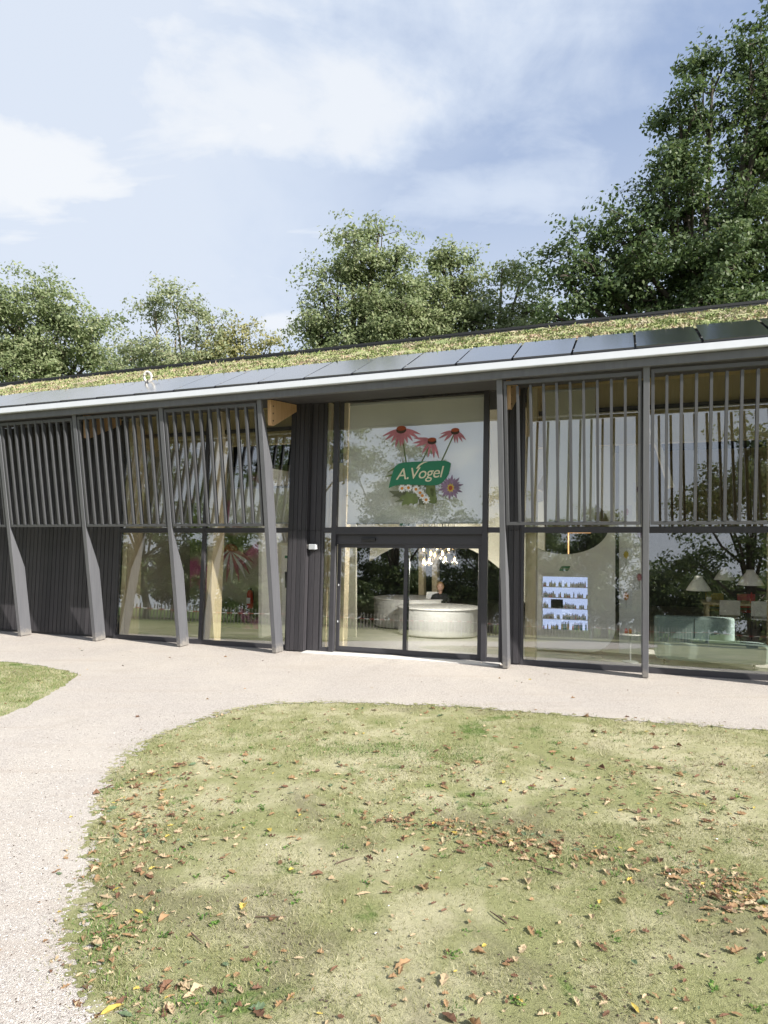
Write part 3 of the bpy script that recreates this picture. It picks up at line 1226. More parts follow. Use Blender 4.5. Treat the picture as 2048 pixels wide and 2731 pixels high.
# display screen with round opening and rounded corner
outer = [(0.30, 5.0), (0.30, 0.06)] + arc(1.45, 0.55, 0.50, 0.49, 270, 360, 10) + [(1.95, 5.0)]
hole = arc(0.98, 2.55, 0.86, 0.58, 0, 360, 44)[:-1]
disp = empty('display_wall', F(0, 1.55, 0), THETA, 'cream display wall with round opening and backlit product shelves, behind the window', 'display')
plate('wall_panel', outer, [hole], 0.22, 'white_paint', disp)
DX0, DX1, DZ0, DZ1 = 0.58, 1.44, 0.47, 1.53
m = MB()
YF = -0.115
for x0, x1, z0, z1 in ((DX0 - 0.03, DX0, DZ0 - 0.03, DZ1 + 0.03), (DX1, DX1 + 0.03, DZ0 - 0.03, DZ1 + 0.03), (DX0, DX1, DZ1, DZ1 + 0.03), (DX0, DX1, DZ0 - 0.03, DZ0)):
    m.box(x0, x1, YF - 0.05, YF, z0, z1)
m.build('shelf_frame', 'white_paint', disp)
MB().box(DX0, DX1, YF - 0.006, YF - 0.002, DZ0, DZ1).build('light_panel', 'lightbox', disp)
for i in range(5):
    z = DZ0 + i * 0.212
    sh = MB().box(DX0 + 0.002, DX1 - 0.002, YF - 0.048, YF - 0.008, z, z + 0.016).build('shelf', 'white_paint', disp)
    x = DX0 + 0.01
    q = MB()
    while x < DX1 - 0.04:
        if i == 2 and 0.70 < x < 0.90:
            x += 0.03
            continue
        if rnd.random() < 0.12:
            x += 0.05
        w = rnd.choice([0.022, 0.026, 0.034])
        hgt = rnd.uniform(0.065, 0.12) + (0.05 if i == 0 and x > 0.9 else 0)
        mi = rnd.choice([0, 0, 1, 2, 3]) if i else rnd.choice([1, 2, 4])
        q.box(x, x + w, YF - 0.040, YF - 0.016, z + 0.017, z + 0.017 + hgt * 0.72, 0 if i else mi)
        q.box(x + 0.003, x + w - 0.003, YF - 0.0405, YF - 0.0155, z + 0.017, z + 0.017 + hgt * 0.3, mi)
        q.box(x + w * .25, x + w * .75, YF - 0.034, YF - 0.022, z + 0.017 + hgt * 0.72, z + 0.017 + hgt, 3)
        x += w + 0.004
    tag(q.build('product_row', ['cream_print', 'red_paint', 'green_print', 'brown_print', 'yellow_print'], sh), kind='stuff')
MB().box(0.74, 0.97, YF - 0.05, YF - 0.012, DZ0 + 0.44, DZ0 + 0.61).build('screen', 'black_plastic', disp)
leafo = [(-0.085, -0.04), (-0.075, 0.0), (-0.05, 0.035), (0.0, 0.04), (0.095, 0.045), (0.075, -0.01), (0.045, -0.038), (-0.02, -0.035)]
lg = plate('logo', [(1.0 + a * 1.2, 1.69 + b * 1.2) for a, b in leafo], [], 0.006, 'green_print', disp, YF - 0.006)


def text_mesh(txt, size, mt, parent, name, shear=0.28, th=0.002):
    cu = bpy.data.curves.new(name, 'FONT')
    cu.body = txt
    cu.size = size
    cu.shear = shear
    cu.extrude = th
    cu.align_x = 'CENTER'
    cu.align_y = 'CENTER'
    cu.space_character = 0.94
    cu.offset = 0.004 * size
    cu.resolution_u = 6
    tmp = bpy.data.objects.new('tmp_' + name, cu)
    COL.objects.link(tmp)
    dg = bpy.context.evaluated_depsgraph_get()
    me = bpy.data.meshes.new_from_object(tmp.evaluated_get(dg))
    bpy.data.objects.remove(tmp)
    bpy.data.curves.remove(cu)
    me.transform(Matrix.Rotation(R(90), 4, 'X'))
    me.materials.clear()
    me.materials.append(MATS[mt])
    return link(name, me, parent)


o = text_mesh('A.Vogel', 0.055, 'cream_print', disp, 'lettering', th=0.001)
o.location = (1.005, YF - 0.011, 1.692)
# warm lit frame seen through the round opening
m = MB().box(0.93, 0.955, 1.6, 1.63, 1.9, 2.42).box(0.955, 1.42, 1.6, 1.63, 2.395, 2.42)
o = m.build('light_strip', 'warm_strip', disp)

# poster column beside the display wall
pc = empty('poster_column', F(2.02, 1.75, 0), THETA, 'pale column hung with botanical picture sheets beside the display wall', 'display')
MB().box(0.0, 0.50, 0.0, 0.4, 0.02, 5.0).build('column', 'white_paint', pc)
prints = ['yellow_print', 'petal_pink', 'orange_print', 'petal_violet', 'petal_pink', 'petal_violet']
spots = [(0.02, 1.72, 0), (0.265, 1.28, 1), (0.02, 0.90, 2), (0.265, 2.12, 3), (0.02, 2.56, 4), (0.265, 3.0, 5)]
for x, z, k in spots:
    sh = MB().box(x, x + 0.22, -0.012, -0.004, z, z + 0.38).build('picture_sheet', 'paper', pc)
    q = MB()
    pts = []
    for i in range(22):
        a = 2 * PI * i / 22
        r_ = 0.075 if i % 2 else 0.048
        pts.append((x + 0.11 + r_ * 0.8 * math.cos(a), z + 0.25 + r_ * 1.2 * math.sin(a)))
    q.prism(pts, -0.016, -0.0125, lambda a, b, h: (a, h, b))
    q.build('flower_print', prints[k], sh)
    MB().box(x + 0.107, x + 0.113, -0.0155, -0.0125, z + 0.03, z + 0.17).build('stem_print', 'stem_green', sh)

# ------------------------------------------------------------------ blinds
for k, (s0, s1, z0, z1, lab) in enumerate(((-3.22, -0.42, 2.60, 5.02, 'white roller blind drawn down over the entrance'), (-6.0, -4.52, 2.62, 3.35, 'pale roller blind drawn behind the slats left of the entrance'), (0.72, 1.62, 2.62, 5.02, 'narrow cream blind behind the slats right of the entrance'))):
    bl = empty('roller_blind', F(0, 0, 0), THETA, lab, 'blind', 'roller blinds behind the upper glass')
    MB().lean(s0, s1, off(yg, 0.19), off(yg, 0.194), z0, z1).build('cloth', 'cream_paint' if k else 'white_paint', bl)
    MB().lean(s0, s1, off(yg, 0.185), off(yg, 0.20), z0 - 0.025, z0).build('bottom_bar', 'metal_light', bl)
    MB().tube([(s0, yg(z1) + 0.21, z1 + 0.02), (s1, yg(z1) + 0.21, z1 + 0.02)], 0.03, 8).build('roller', 'metal_light', bl)

# ------------------------------------------------------------------ logo sticker on the entrance glass
logo = empty('logo_sticker', F(0, 0, 0), THETA, 'green leaf logo with coneflowers stuck on the glass above the doors', 'sticker')


def dp(u, v, lay=0.0):
    """sticker drawing coordinates (1659 wide) to the glass plane"""
    s = -2.573 + u * (1.975 / 1659.0)
    z = 4.755 - v * (2.057 / 1787.0)
    return (s, yg(z) - 0.004 - lay * 0.0015, z)


def spoly(name, pts, mt, lay, parent=logo):
    b = MB()
    n = len(pts)
    b.v = [dp(u, v, lay) for u, v in pts] + [tuple(np.array(dp(u, v, lay)) + np.array((0, 0.0008, 0))) for u, v in pts]
    b.f = [tuple(range(n)), tuple(range(2 * n - 1, n - 1, -1))]
    b.m = [0, 0]
    me = b.mesh(name, mt)
    bm = bmesh.new()
    bm.from_mesh(me)
    bmesh.ops.triangulate(bm, faces=bm.faces[:])
    bm.to_mesh(me)
    bm.free()
    return link(name, me, parent)


def petal(u, v, ang, L, w, bend=0.0, n=7):
    """petal outline from a root along an angle in degrees (0 right, 90 down)"""
    c, s_ = math.cos(R(ang)), math.sin(R(ang))
    left, right = [], []
    for i in range(n + 1):
        q = i / n
        ww = w * math.sin(PI * min(1, 0.12 + 0.86 * q) ** 0.8) if q < 1 else 0
        x, y = L * q, bend * q * q
        left.append((u + c * x - s_ * (y + ww), v + s_ * x + c * (y + ww)))
        right.append((u + c * x - s_ * (y - ww), v + s_ * x + c * (y - ww)))
    return left + right[::-1]


def coneflower(u, v, k, tilt, angs, stem):
    fl = spoly('stem', [(u - 8, v + 10), (u + 12, v + 10), (stem[0] + 10, stem[1]), (stem[0] - 12, stem[1])], 'stem_green', 0)
    for i, (a, L) in enumerate(angs):
        spoly('petal', petal(u + 55 * k * math.cos(R(a)), v + 35 * k * math.sin(R(a)), a, L, 26 * k * rnd.uniform(0.9, 1.3), 25 * k * (1 if a > 90 else -1) * -1), 'petal_pink', 1 + 0.2 * (i % 3))
    spoly('cone', [(u + 88 * k * math.cos(R(a)) , v + 20 * k + 60 * k * math.sin(R(a))) for a in range(0, 360, 20)], 'cone_brown', 2)
    spoly('cone_tip', [(u + 84 * k * math.cos(R(a)), v - 12 * k + 42 * k * math.sin(R(a)) + tilt) for a in range(0, 360, 20)], 'cone_orange', 2.5)


coneflower(455, 265, 1.0, 0, [(165, 300), (150, 290), (130, 250), (110, 300), (95, 270), (80, 260), (62, 240), (45, 260), (28, 320), (15, 310)], (550, 850))
coneflower(985, 490, 0.85, -5, [(195, 280), (178, 290), (165, 260), (130, 240), (105, 260), (80, 280), (66, 300), (200, 180)], (815, 850))
coneflower(1370, 345, 0.80, -5, [(175, 210), (160, 260), (140, 210), (95, 180), (75, 190), (55, 200), (40, 210)], (1150, 850))
# thin leaves behind
for a, L, u, v, mt in ((150, 230, 420, 900, 'stem_green'), (168, 220, 380, 1040, 'stem_green'), (172, 160, 520, 1490, 'leaf_grey')):
    spoly('leaf_blade', petal(u, v, a, L, 16), mt, 0.5)
# passion flower
for i in range(20):
    spoly('petal', petal(1310, 1290, i * 18 + 4, 215 if i % 2 else 170, 30, 8), 'petal_violet', 1.5 + 0.2 * (i % 3))
spoly('flower_heart', [(1310 + 70 * math.cos(R(a)) * (1 if a % 40 else 0.6), 1300 + 85 * math.sin(R(a)) * (1 if a % 40 else 0.6)) for a in range(0, 360, 20)], 'yellow_print', 2.4)
spoly('flower_heart', [(1310 + 34 * math.cos(R(a)), 1300 + 40 * math.sin(R(a))) for a in range(0, 360, 30)], 'cone_orange', 2.8)
# lower leaves and daisies
spoly('leaf', [(255, 1325), (380, 1330), (520, 1340), (640, 1370), (700, 1420), (620, 1470), (480, 1470), (380, 1420), (310, 1370)], 'leaf_grey', 1)
spoly('leaf', [(490, 1590), (500, 1520), (540, 1440), (600, 1380), (700, 1380), (770, 1450), (760, 1550), (700, 1560), (640, 1545), (600, 1585), (560, 1555)], 'leaf_olive', 1.2)
spoly('leaf', [(760, 1440), (850, 1430), (890, 1500), (870, 1580), (820, 1560), (790, 1575), (780, 1500)], 'leaf_grey', 1.1)
spoly('leaf', [(900, 1250), (1050, 1240), (1060, 1330), (1020, 1400), (1085, 1470), (1080, 1550), (1010, 1560), (940, 1540), (960, 1440), (900, 1380)], 'leaf_olive', 1.3)
for u, v in ((490, 1290), (600, 1280), (730, 1310), (800, 1370), (840, 1420), (905, 1490)):
    for i in range(9):
        spoly('daisy_petal', petal(u, v, i * 40 + 10, 75, 17), 'white_print', 1.6)
    spoly('daisy_heart', [(u + 26 * math.cos(R(a)), v + 26 * math.sin(R(a))) for a in range(0, 360, 45)], 'orange_print', 1.9)
for a, L, u, v, mt, w in ((120, 200, 640, 1400, 'leaf_olive', 40), (100, 210, 720, 1380, 'leaf_olive', 36), (140, 210, 600, 1360, 'leaf_olive', 38), (80, 190, 860, 1380, 'leaf_grey', 34), (95, 260, 1000, 1290, 'leaf_olive', 44), (70, 240, 990, 1290, 'leaf_olive', 40), (165, 260, 560, 1360, 'leaf_grey', 34)):
    spoly('leaf', petal(u, v, a, L, w), mt, 1.45)
# green leaf with lettering
gl_ = []
gl_ += [(255, 1280), (275, 1180), (300, 1080), (330, 980), (370, 900), (430, 860), (520, 845), (700, 838), (900, 840), (1100, 838), (1200, 840), (1270, 860), (1310, 890), (1295, 970), (1275, 1060), (1230, 1140), (1160, 1215), (1090, 1245), (980, 1252), (800, 1240), (600, 1228), (450, 1225), (350, 1245)]
green = spoly('green_leaf', gl_, 'green_print', 3)
o = text_mesh('A.Vogel', 0.315, 'cream_print', logo, 'lettering', 0.26, 0.0005)
o.location = dp(775, 1045, 4.2)
o.rotation_euler = (-math.atan(KG), R(-1.5), 0)
# the V with its long swash
spoly('lettering_stroke', [(722, 960), (760, 955), (800, 905), (860, 868), (930, 848), (880, 846), (820, 862), (765, 900)], 'cream_print', 4.1)
# exit pictogram above the transom
ex = empty('exit_sign', F(-1.88, yg(2.56) + 0.04, 2.525), THETA, 'small white and green exit sign above the doors', 'sign')
MB().box(-0.17, 0.17, 0, 0.015, 0, 0.075).build('panel', 'white_print', ex)
MB().box(-0.155, -0.05, -0.004, -0.001, 0.012, 0.062).build('arrow_field', 'green_print', ex)
MB().prism([(0.0, 0.015), (0.03, 0.06), (0.05, 0.06), (0.035, 0.015)], -0.004, -0.001, lambda a, b, h: (a, h, b)).build('running_figure', 'green_print', ex)

# wall lamp on the boarded pier
wl = empty('wall_lamp', F(-3.93, yg(2.1) - 0.10, 2.06), THETA, 'small light grey box lamp fixed to the boarded pier beside the doors', 'lamp')
MB().box(-0.03, 0.02, -0.02, 0.06, 0.02, 0.10).build('bracket', 'metal_grey', wl)
MB().box(0.02, 0.17, -0.05, 0.07, 0.0, 0.11).build('body', 'metal_light', wl, bevel=0.01)
MB().box(0.165, 0.175, -0.03, 0.05, 0.015, 0.095).build('lens', 'white_paint', wl)

# ring on the roof
rg = empty('roof_ring', Vector(F(0, 0, 0)), THETA, 'upright pale grey ring standing on the solar panels at the left', 'ring')
x, y, z = rp(-7.92, 1.35, 0.06)
q = MB()
NR = 28
pts = [(x + 0.085 * math.cos(2 * PI * i / NR), y + 0.02 * math.cos(2 * PI * i / NR), z + 0.10 + 0.112 * math.sin(2 * PI * i / NR) - 0.012 * math.cos(2 * PI * i / NR)) for i in range(NR + 1)]
q.tube(pts, 0.028, 10, cap=False)
q.build('ring', 'stone_strip', rg, smooth=True)
MB().box(x - 0.03, x + 0.03, y - 0.03, y + 0.03, z - 0.04, z + 0.02).build('foot', 'metal_grey', rg)
MB().tube([(x + 0.07, y, z + 0.08), (x + 0.24, y + 0.05, z + 0.10)], 0.008, 5).build('cable', 'black_plastic', rg)

# ------------------------------------------------------------------ interior furniture


def counter(name, s, y, rx, ry, hgt, label):
    t_ = fthing(name, label, 'counter', s, y, 0.022, 0, 'reception counters')
    MB().lathe([(0.0, 0.03), (0.97, 0.03), (1.0, 0.06), (1.0, hgt - 0.03), (0.96, hgt - 0.03)], seg=44, sx=rx, sy=ry).build('body', 'white_paint', t_, smooth=False)
    MB().lathe([(0.0, hgt - 0.03), (1.02, hgt - 0.03), (1.03, hgt - 0.015), (1.02, hgt), (0.0, hgt)], seg=44, sx=rx, sy=ry).build('top', 'white_paint', t_)
    MB().lathe([(0.0, 0.0), (0.93, 0.0), (0.93, 0.03), (0.0, 0.03)], seg=32, sx=rx, sy=ry).build('plinth', 'frame_dark', t_)
    return t_


counter('reception_counter', -1.98, 2.95, 0.98, 0.72, 0.66, 'rounded white reception counter, the nearer one behind the right door leaf')
counter('reception_counter', -3.0, 4.0, 0.95, 0.70, 0.74, 'rounded white reception counter, the farther one behind the left door leaf')
# items on the counter
t_ = fthing('card_rack', 'small pale card rack on the farther reception counter', 'rack', -2.55, 3.85, 0.765)
MB().prism([(0, 0), (0.16, 0), (0.10, 0.16), (0.07, 0.16)], 0, 0.3, lambda a, b, h: (h, a, b)).build('stand', 'white_paint', t_)
MB().prism([(-0.004, 0.02), (0.0, 0.02), (0.05, 0.13), (0.046, 0.13)], 0.04, 0.26, lambda a, b, h: (h, a + 0.0, b)).build('card', 'paper', t_)

# person behind the counter ------------------------------------------------


def skin_body(name, verts, edges, radii, mt, parent, sub=2):
    me = bpy.data.meshes.new(name)
    me.from_pydata(verts, edges, [])
    o = bpy.data.objects.new(name, me)
    COL.objects.link(o)
    o.parent = parent
    sk = o.modifiers.new('skin', 'SKIN')
    sk.use_smooth_shade = True
    for i, r in enumerate(radii):
        me.skin_vertices[0].data[i].radius = (r, r) if not hasattr(r, '__len__') else r
    me.skin_vertices[0].data[0].use_root = True
    sb = o.modifiers.new('sub', 'SUBSURF')
    sb.levels = sub
    sb.render_levels = sub
    me.materials.append(MATS[mt])
    return o


pr = fthing('person', 'blond person in dark clothes seated behind the nearer reception counter', 'person', -2.18, 3.85, 0.02, R(12))
v = [(0, 0, 0.36), (0, -0.01, 0.52), (0, -0.03, 0.70), (0, -0.03, 0.82), (0, -0.035, 0.90),
     (0.16, -0.02, 0.80), (0.24, -0.08, 0.58), (0.16, -0.30, 0.50),
     (-0.16, -0.02, 0.80), (-0.24, -0.06, 0.58), (-0.14, -0.28, 0.50),
     (0.10, -0.05, 0.34), (0.12, -0.42, 0.36), (0.12, -0.42, 0.06), (-0.10, -0.05, 0.34), (-0.12, -0.42, 0.36), (-0.12, -0.42, 0.06)]
e = [(0, 1), (1, 2), (2, 3), (3, 4), (3, 5), (5, 6), (6, 7), (3, 8), (8, 9), (9, 10), (0, 11), (11, 12), (12, 13), (0, 14), (14, 15), (15, 16)]
rd = [(0.16, 0.12), (0.14, 0.11), (0.16, 0.12), (0.11, 0.09), (0.05, 0.05), 0.07, 0.05, 0.035, 0.07, 0.05, 0.035, 0.09, 0.07, 0.05, 0.09, 0.07, 0.05]
skin_body('clothes', v, e, rd, 'dark_cloth', pr)
def ellipsoid(b, c, r, nu=16, nv=12, mi=0, fn=None):
    k = len(b.v)
    for i in range(nv + 1):
        ph = PI * i / nv
        for j in range(nu):
            a = 2 * PI * j / nu
            p_ = [math.sin(ph) * math.cos(a), math.sin(ph) * math.sin(a), math.cos(ph)]
            if fn:
                p_ = fn(p_)
            b.v.append((c[0] + r[0] * p_[0], c[1] + r[1] * p_[1], c[2] + r[2] * p_[2]))
    for i in range(nv):
        for j in range(nu):
            j2 = (j + 1) % nu
            b.f.append((k + i * nu + j, k + (i + 1) * nu + j, k + (i + 1) * nu + j2, k + i * nu + j2))
            b.m.append(mi)


def face(p_):
    x_, y_, z_ = p_
    nose = math.exp(-((x_ / 0.14) ** 2 + ((z_ + 0.05) / 0.22) ** 2)) if y_ < 0 else 0
    eye = sum(math.exp(-(((x_ - e_) / 0.16) ** 2 + ((z_ - 0.12) / 0.12) ** 2)) for e_ in (-0.38, 0.38)) if y_ < 0 else 0
    nar = 1 - 0.22 * max(0, -z_)
    return [x_ * nar, y_ * nar - 0.22 * nose + 0.10 * eye, z_]


hb = MB()
ellipsoid(hb, (0, -0.045, 1.04), (0.076, 0.092, 0.118), 18, 14, 0, face)
hb.tube([(0, -0.02, 0.84), (0, -0.03, 0.97)], [0.05, 0.045], 10)
for s_ in (-1, 1):
    ellipsoid(hb, (0.076 * s_, -0.03, 1.035), (0.012, 0.022, 0.032), 8, 6)
hd = hb.build('head', 'skin', pr, smooth=True, fix=False)
for s_ in (-1, 1):
    q = MB()
    ellipsoid(q, (0.029 * s_, -0.128, 1.055), (0.011, 0.008, 0.007), 8, 6)
    q.build('eye', 'black_plastic', hd)
q = MB()
ellipsoid(q, (0, -0.128, 0.985), (0.024, 0.010, 0.007), 8, 6)
q.build('mouth', 'petal_pink', hd)
for s_ in (-1, 1):
    v = [(0.16 * s_, -0.30, 0.50), (0.13 * s_, -0.36, 0.52), (0.12 * s_, -0.40, 0.55), (0.105 * s_, -0.42, 0.555), (0.135 * s_, -0.425, 0.55), (0.10 * s_, -0.38, 0.56)]
    skin_body('hand', v, [(0, 1), (1, 2), (2, 3), (2, 4), (1, 5)], [0.028, 0.03, 0.02, 0.010, 0.010, 0.011], 'skin', pr, 1)
hb = MB()


def hairfn(p_):
    x_, y_, z_ = p_
    if y_ < -0.35 and z_ < 0.45:
        return [x_ * 0.8, y_ * 0.45, z_ * 0.8]
    return [x_ * (1 + 0.04 * math.sin(9 * x_ + 7 * z_)), y_, z_ * (1.12 if z_ < 0 else 1.0)]


ellipsoid(hb, (0, -0.018, 1.06), (0.092, 0.098, 0.118), 18, 14, 0, hairfn)
hb.build('hair', 'blond_hair', pr, smooth=True, fix=False)
MB().lathe([(0, 0.0), (0.20, 0.0), (0.20, 0.02), (0.03, 0.04), (0.03, 0.24), (0.18, 0.26), (0.18, 0.30), (0, 0.30)], seg=18).build('stool', 'black_plastic', fthing('stool', 'dark stool under the seated person behind the reception counter', 'stool', -2.18, 3.87, 0.02))

# bulb cluster
hang = [(-0.34, 0.0, 0.10), (-0.20, 0.1, 0.02), (-0.16, -0.12, -0.14), (-0.06, 0.12, 0.20), (-0.05, -0.06, -0.02), (0.10, 0.04, 0.20), (0.14, -0.1, 0.02), (0.22, 0.12, 0.13), (0.16, 0.05, -0.10), (0.36, 0.0, 0.22), (0.42, -0.06, -0.12), (-0.30, -0.1, -0.16)]
for k, (dx, dy, dz) in enumerate(hang):
    zc_ = 1.93 + dz * 0.93
    bt = fthing('bulb_pendant', 'clear glass bulb on a cord, one of the lit cluster above the reception', 'pendant lamp', -1.68 + dx * 0.93, 1.75 + dy * 1.2, zc_, rnd.uniform(0, 6), 'lit glass bulbs above the reception')
    MB().tube([(0, 0, 0.10), (0, 0, 5.45 - zc_)], 0.006, 5).build('cord', 'black_plastic', bt)
    MB().lathe([(0.0, 0.14), (0.018, 0.14), (0.02, 0.10), (0.022, 0.09), (0, 0.085)], seg=10).build('socket', 'black_plastic', bt)
    MB().lathe([(0.02, 0.09), (0.04, 0.05), (0.075, -0.02), (0.085, -0.06), (0.065, -0.10), (0.02, -0.12), (0, -0.12)], seg=14).build('bulb', 'bulb_glass', bt, smooth=True)
    MB().lathe([(0.0, 0.05), (0.012, 0.045), (0.02, 0.01), (0.012, -0.03), (0, -0.035)], seg=8).build('filament', 'filament', bt)
pl = bpy.data.lights.new('bulb_fill', 'POINT')  # one lamp for the bulbs, strengthened and set forward to brighten the counters
pl.energy = 90
pl.color = (1.0, 0.96, 0.90)
pl.shadow_soft_size = 0.04
plo = bpy.data.objects.new('bulb_fill', pl)
COL.objects.link(plo)
plo.location = F(-1.68, 1.50, 1.70)

# twin timber columns behind the counters
for s, y, lab in ((-3.10, 5.4, 'pale timber column behind the farther counter, left of its pair'), (-2.72, 5.4, 'pale timber column behind the farther counter, right of its pair'), (4.98, 3.4, 'pale timber column in the lounge, left of its pair'), (5.30, 3.4, 'pale timber column in the lounge, right of its pair')):
    o = MB().box(-0.075, 0.075, -0.12, 0.12, 0.02, 5.35).build('timber_post', 'pine', None, bevel=0.01)
    o.location = F(s, y)
    o.rotation_euler = (0, 0, THETA)
    tag(o, lab, 'column', 'free-standing timber columns in the hall')

# lounge: sofas, table, chairs, pendant lamps


def sofa(name, s, y, L, mt, label, hgt=0.82, rot=0.0):
    t_ = fthing(name, label, 'sofa', s, y, 0.022, rot)
    # back and seat as rounded bodies, seen from behind and the side
    def rr(x0, x1, y0, y1, z0, z1, r):
        poly = []
        for cx_, cy_, a0 in ((x1 - r, y1 - r, 0), (x0 + r, y1 - r, 90), (x0 + r, y0 + r, 180), (x1 - r, y0 + r, 270)):
            poly += [(cx_ + r * math.cos(R(a0 + i * 18)), cy_ + r * math.sin(R(a0 + i * 18))) for i in range(6)]
        return MB().prism(poly, z0, z1, lambda a, b, h: (a, b, h))
    rr(0, L * 0.74, 0.75, 0.97, 0.10, hgt, 0.10).build('backrest', mt, t_, bevel=0.04)
    rr(0, L, 0.12, 0.76, 0.10, 0.42, 0.22).build('seat', mt, t_, bevel=0.05)
    MB().box(L * 0.37, L * 0.375, 0.745, 0.752, 0.43, hgt - 0.03).build('seam', 'black_plastic', t_)
    for lx in (0.15, L - 0.25):
        for ly in (0.3, 0.8):
            MB().tube([(lx, ly, 0.0), (lx, ly, 0.11)], 0.02, 6).build('leg', 'black_plastic', t_)
    return t_


sofa('lounge_sofa', 2.65, 0.55, 1.85, 'mint_fabric', 'mint green upholstered sofa right behind the right-hand window')
sofa('lounge_sofa', 5.05, 1.3, 1.9, 'pink_fabric', 'dusty pink upholstered sofa at the right edge behind the window', 0.86)

st = fthing('side_table', 'small white side table holding glasses beside the mint sofa', 'table', 2.22, 0.85, 0.022)
MB().lathe([(0.0, 0.50), (0.19, 0.50), (0.20, 0.51), (0.19, 0.525), (0, 0.525)], seg=22).build('table_top', 'white_paint', st)
MB().tube([(0, 0, 0.0), (0, 0, 0.50)], 0.016, 8).build('leg', 'metal_light', st)
MB().lathe([(0.0, 0.0), (0.15, 0.0), (0.14, 0.015), (0.016, 0.03)], seg=20).build('base', 'metal_light', st)
for dx, mt, lab in ((-0.07, 'red_paint', 'small red jar on the white side table'), (0.0, 'orange_print', 'small orange jar on the white side table'), (0.08, 'white_paint', 'small white jar on the white side table')):
    o = MB().lathe([(0, 0), (0.028, 0), (0.03, 0.05), (0.02, 0.07), (0.022, 0.085), (0, 0.085)], seg=12).build('jar', mt, None)
    o.location = F(2.22 + dx, 0.85, 0.549)
    tag(o, lab, 'jar', 'jars on the side table')

tb = fthing('dining_table', 'long wooden dining table under the white lamps', 'table', 3.85, 5.0, 0.022)
MB().box(0, 1.6, 0, 0.8, 0.70, 0.75).build('table_top', 'pine', tb, bevel=0.006)
for lx in (0.08, 1.46):
    for ly in (0.08, 0.66):
        MB().box(lx, lx + 0.06, ly, ly + 0.06, 0, 0.70).build('leg', 'pine', tb)


def chair(s, y, mt, lab, rot):
    t_ = fthing('dining_chair', lab, 'chair', s, y, 0.022, rot, 'chairs at the dining table')
    MB().box(-0.21, 0.21, -0.2, 0.2, 0.44, 0.47).build('seat', mt, t_, bevel=0.01)
    MB().lean(-0.21, 0.21, lambda z: 0.17 + 0.12 * (z - 0.47), lambda z: 0.195 + 0.12 * (z - 0.47), 0.52, 0.86).build('backrest', mt, t_, bevel=0.01)
    for lx in (-0.18, 0.18):
        for ly in (-0.17, 0.17):
            MB().tube([(lx * 1.1, ly * 1.1, 0), (lx, ly, 0.44)], 0.013, 6).build('leg', 'black_plastic', t_)
        MB().tube([(lx, 0.17, 0.44), (lx, 0.20, 0.6)], 0.012, 6).build('back_stay', 'black_plastic', t_)


chair(4.25, 6.25, 'mustard', 'mustard yellow chair on the far side of the dining table', 0)
chair(4.35, 4.75, 'white_paint', 'white chair on the near side of the dining table', PI)
chair(5.0, 6.2, 'red_paint', 'red chair on the far side of the dining table', 0.2)
chair(5.0, 4.7, 'white_paint', 'white chair at the right end of the near side of the dining table', PI - 0.1)
for s_, mt, lab in ((4.0, 'green_print', 'small potted green herb on the dining table'), (4.9, 'red_paint', 'red bottle on the dining table')):
    if mt == 'green_print':
        t_ = fthing('potted_herb', lab, 'plant', s_, 5.3, 0.772)
        MB().lathe([(0, 0), (0.05, 0), (0.065, 0.1), (0, 0.1)], seg=12).build('pot', 'white_paint', t_)
        q = MB()
        for i in range(40):
            a, b_ = rnd.uniform(0, 6.28), rnd.uniform(0.2, 1)
            c_ = Vector((0.08 * math.cos(a) * b_, 0.08 * math.sin(a) * b_, 0.1 + 0.12 * rnd.random()))
            q.v += [tuple(c_), tuple(c_ + Vector((0.03, 0.01, 0.02))), tuple(c_ + Vector((0.01, 0.03, 0.035)))]
            q.f.append((len(q.v) - 3, len(q.v) - 2, len(q.v) - 1))
            q.m.append(0)
        q.build('leaves', 'leaf_olive', t_, fix=False)
    else:
        o = MB().lathe([(0, 0), (0.035, 0), (0.035, 0.14), (0.012, 0.19), (0.012, 0.24), (0, 0.24)], seg=12).build('bottle', mt, None)
        o.location = F(s_, 5.3, 0.773)
        tag(o, lab, 'bottle')

shade_prof = [(0.035, 0.30), (0.075, 0.295), (0.085, 0.24), (0.12, 0.20), (0.19, 0.09), (0.24, 0.0), (0.232, 0.0), (0.18, 0.09), (0.11, 0.19), (0.07, 0.23), (0.0, 0.24)]
for s_, y_, z_, sc_, lab in ((3.62, 3.6, 1.16, 1.05, 'white bell pendant lamp, the lowest and leftmost over the dining table'),
                             (4.32, 5.2, 1.30, 0.95, 'white bell pendant lamp with warm lower rim, second from the left'),
                             (4.62, 3.6, 1.30, 1.08, 'white bell pendant lamp partly behind the timber columns'),
                             (5.42, 4.6, 1.32, 0.95, 'white bell pendant lamp at the right edge beyond the columns')):
    t_ = fthing('bell_lamp', lab, 'pendant lamp', s_, y_, z_, 0, 'white bell lamps in the lounge')
    q = MB().lathe([(r_ * sc_, h_ * sc_) for r_, h_ in shade_prof], seg=26)
    q.build('lamp_shade', 'white_paint', t_, smooth=True)
    MB().tube([(0, 0, 0.29 * sc_), (0, 0, 5.5 - z_)], 0.006, 5).build('cord', 'black_plastic', t_)
    MB().lathe([(0.0, 0.16), (0.03, 0.15), (0.045, 0.10), (0.03, 0.06), (0, 0.05)], seg=10).build('bulb', 'white_paint', t_, smooth=True)

# exhibition wall behind the left windows
mw = fthing('mural_wall', 'exhibition wall painted with blurred pink flowers behind the left windows', 'wall', 0, 0)
MB().box(-8.4, -5.75, 2.3, 2.45, 0.02, 3.9).build('painted_panel', 'mural', mw)
MB().box(-5.70, -5.62, 1.1, 2.4, 0.02, 3.9).build('white_edge', 'white_paint', mw)
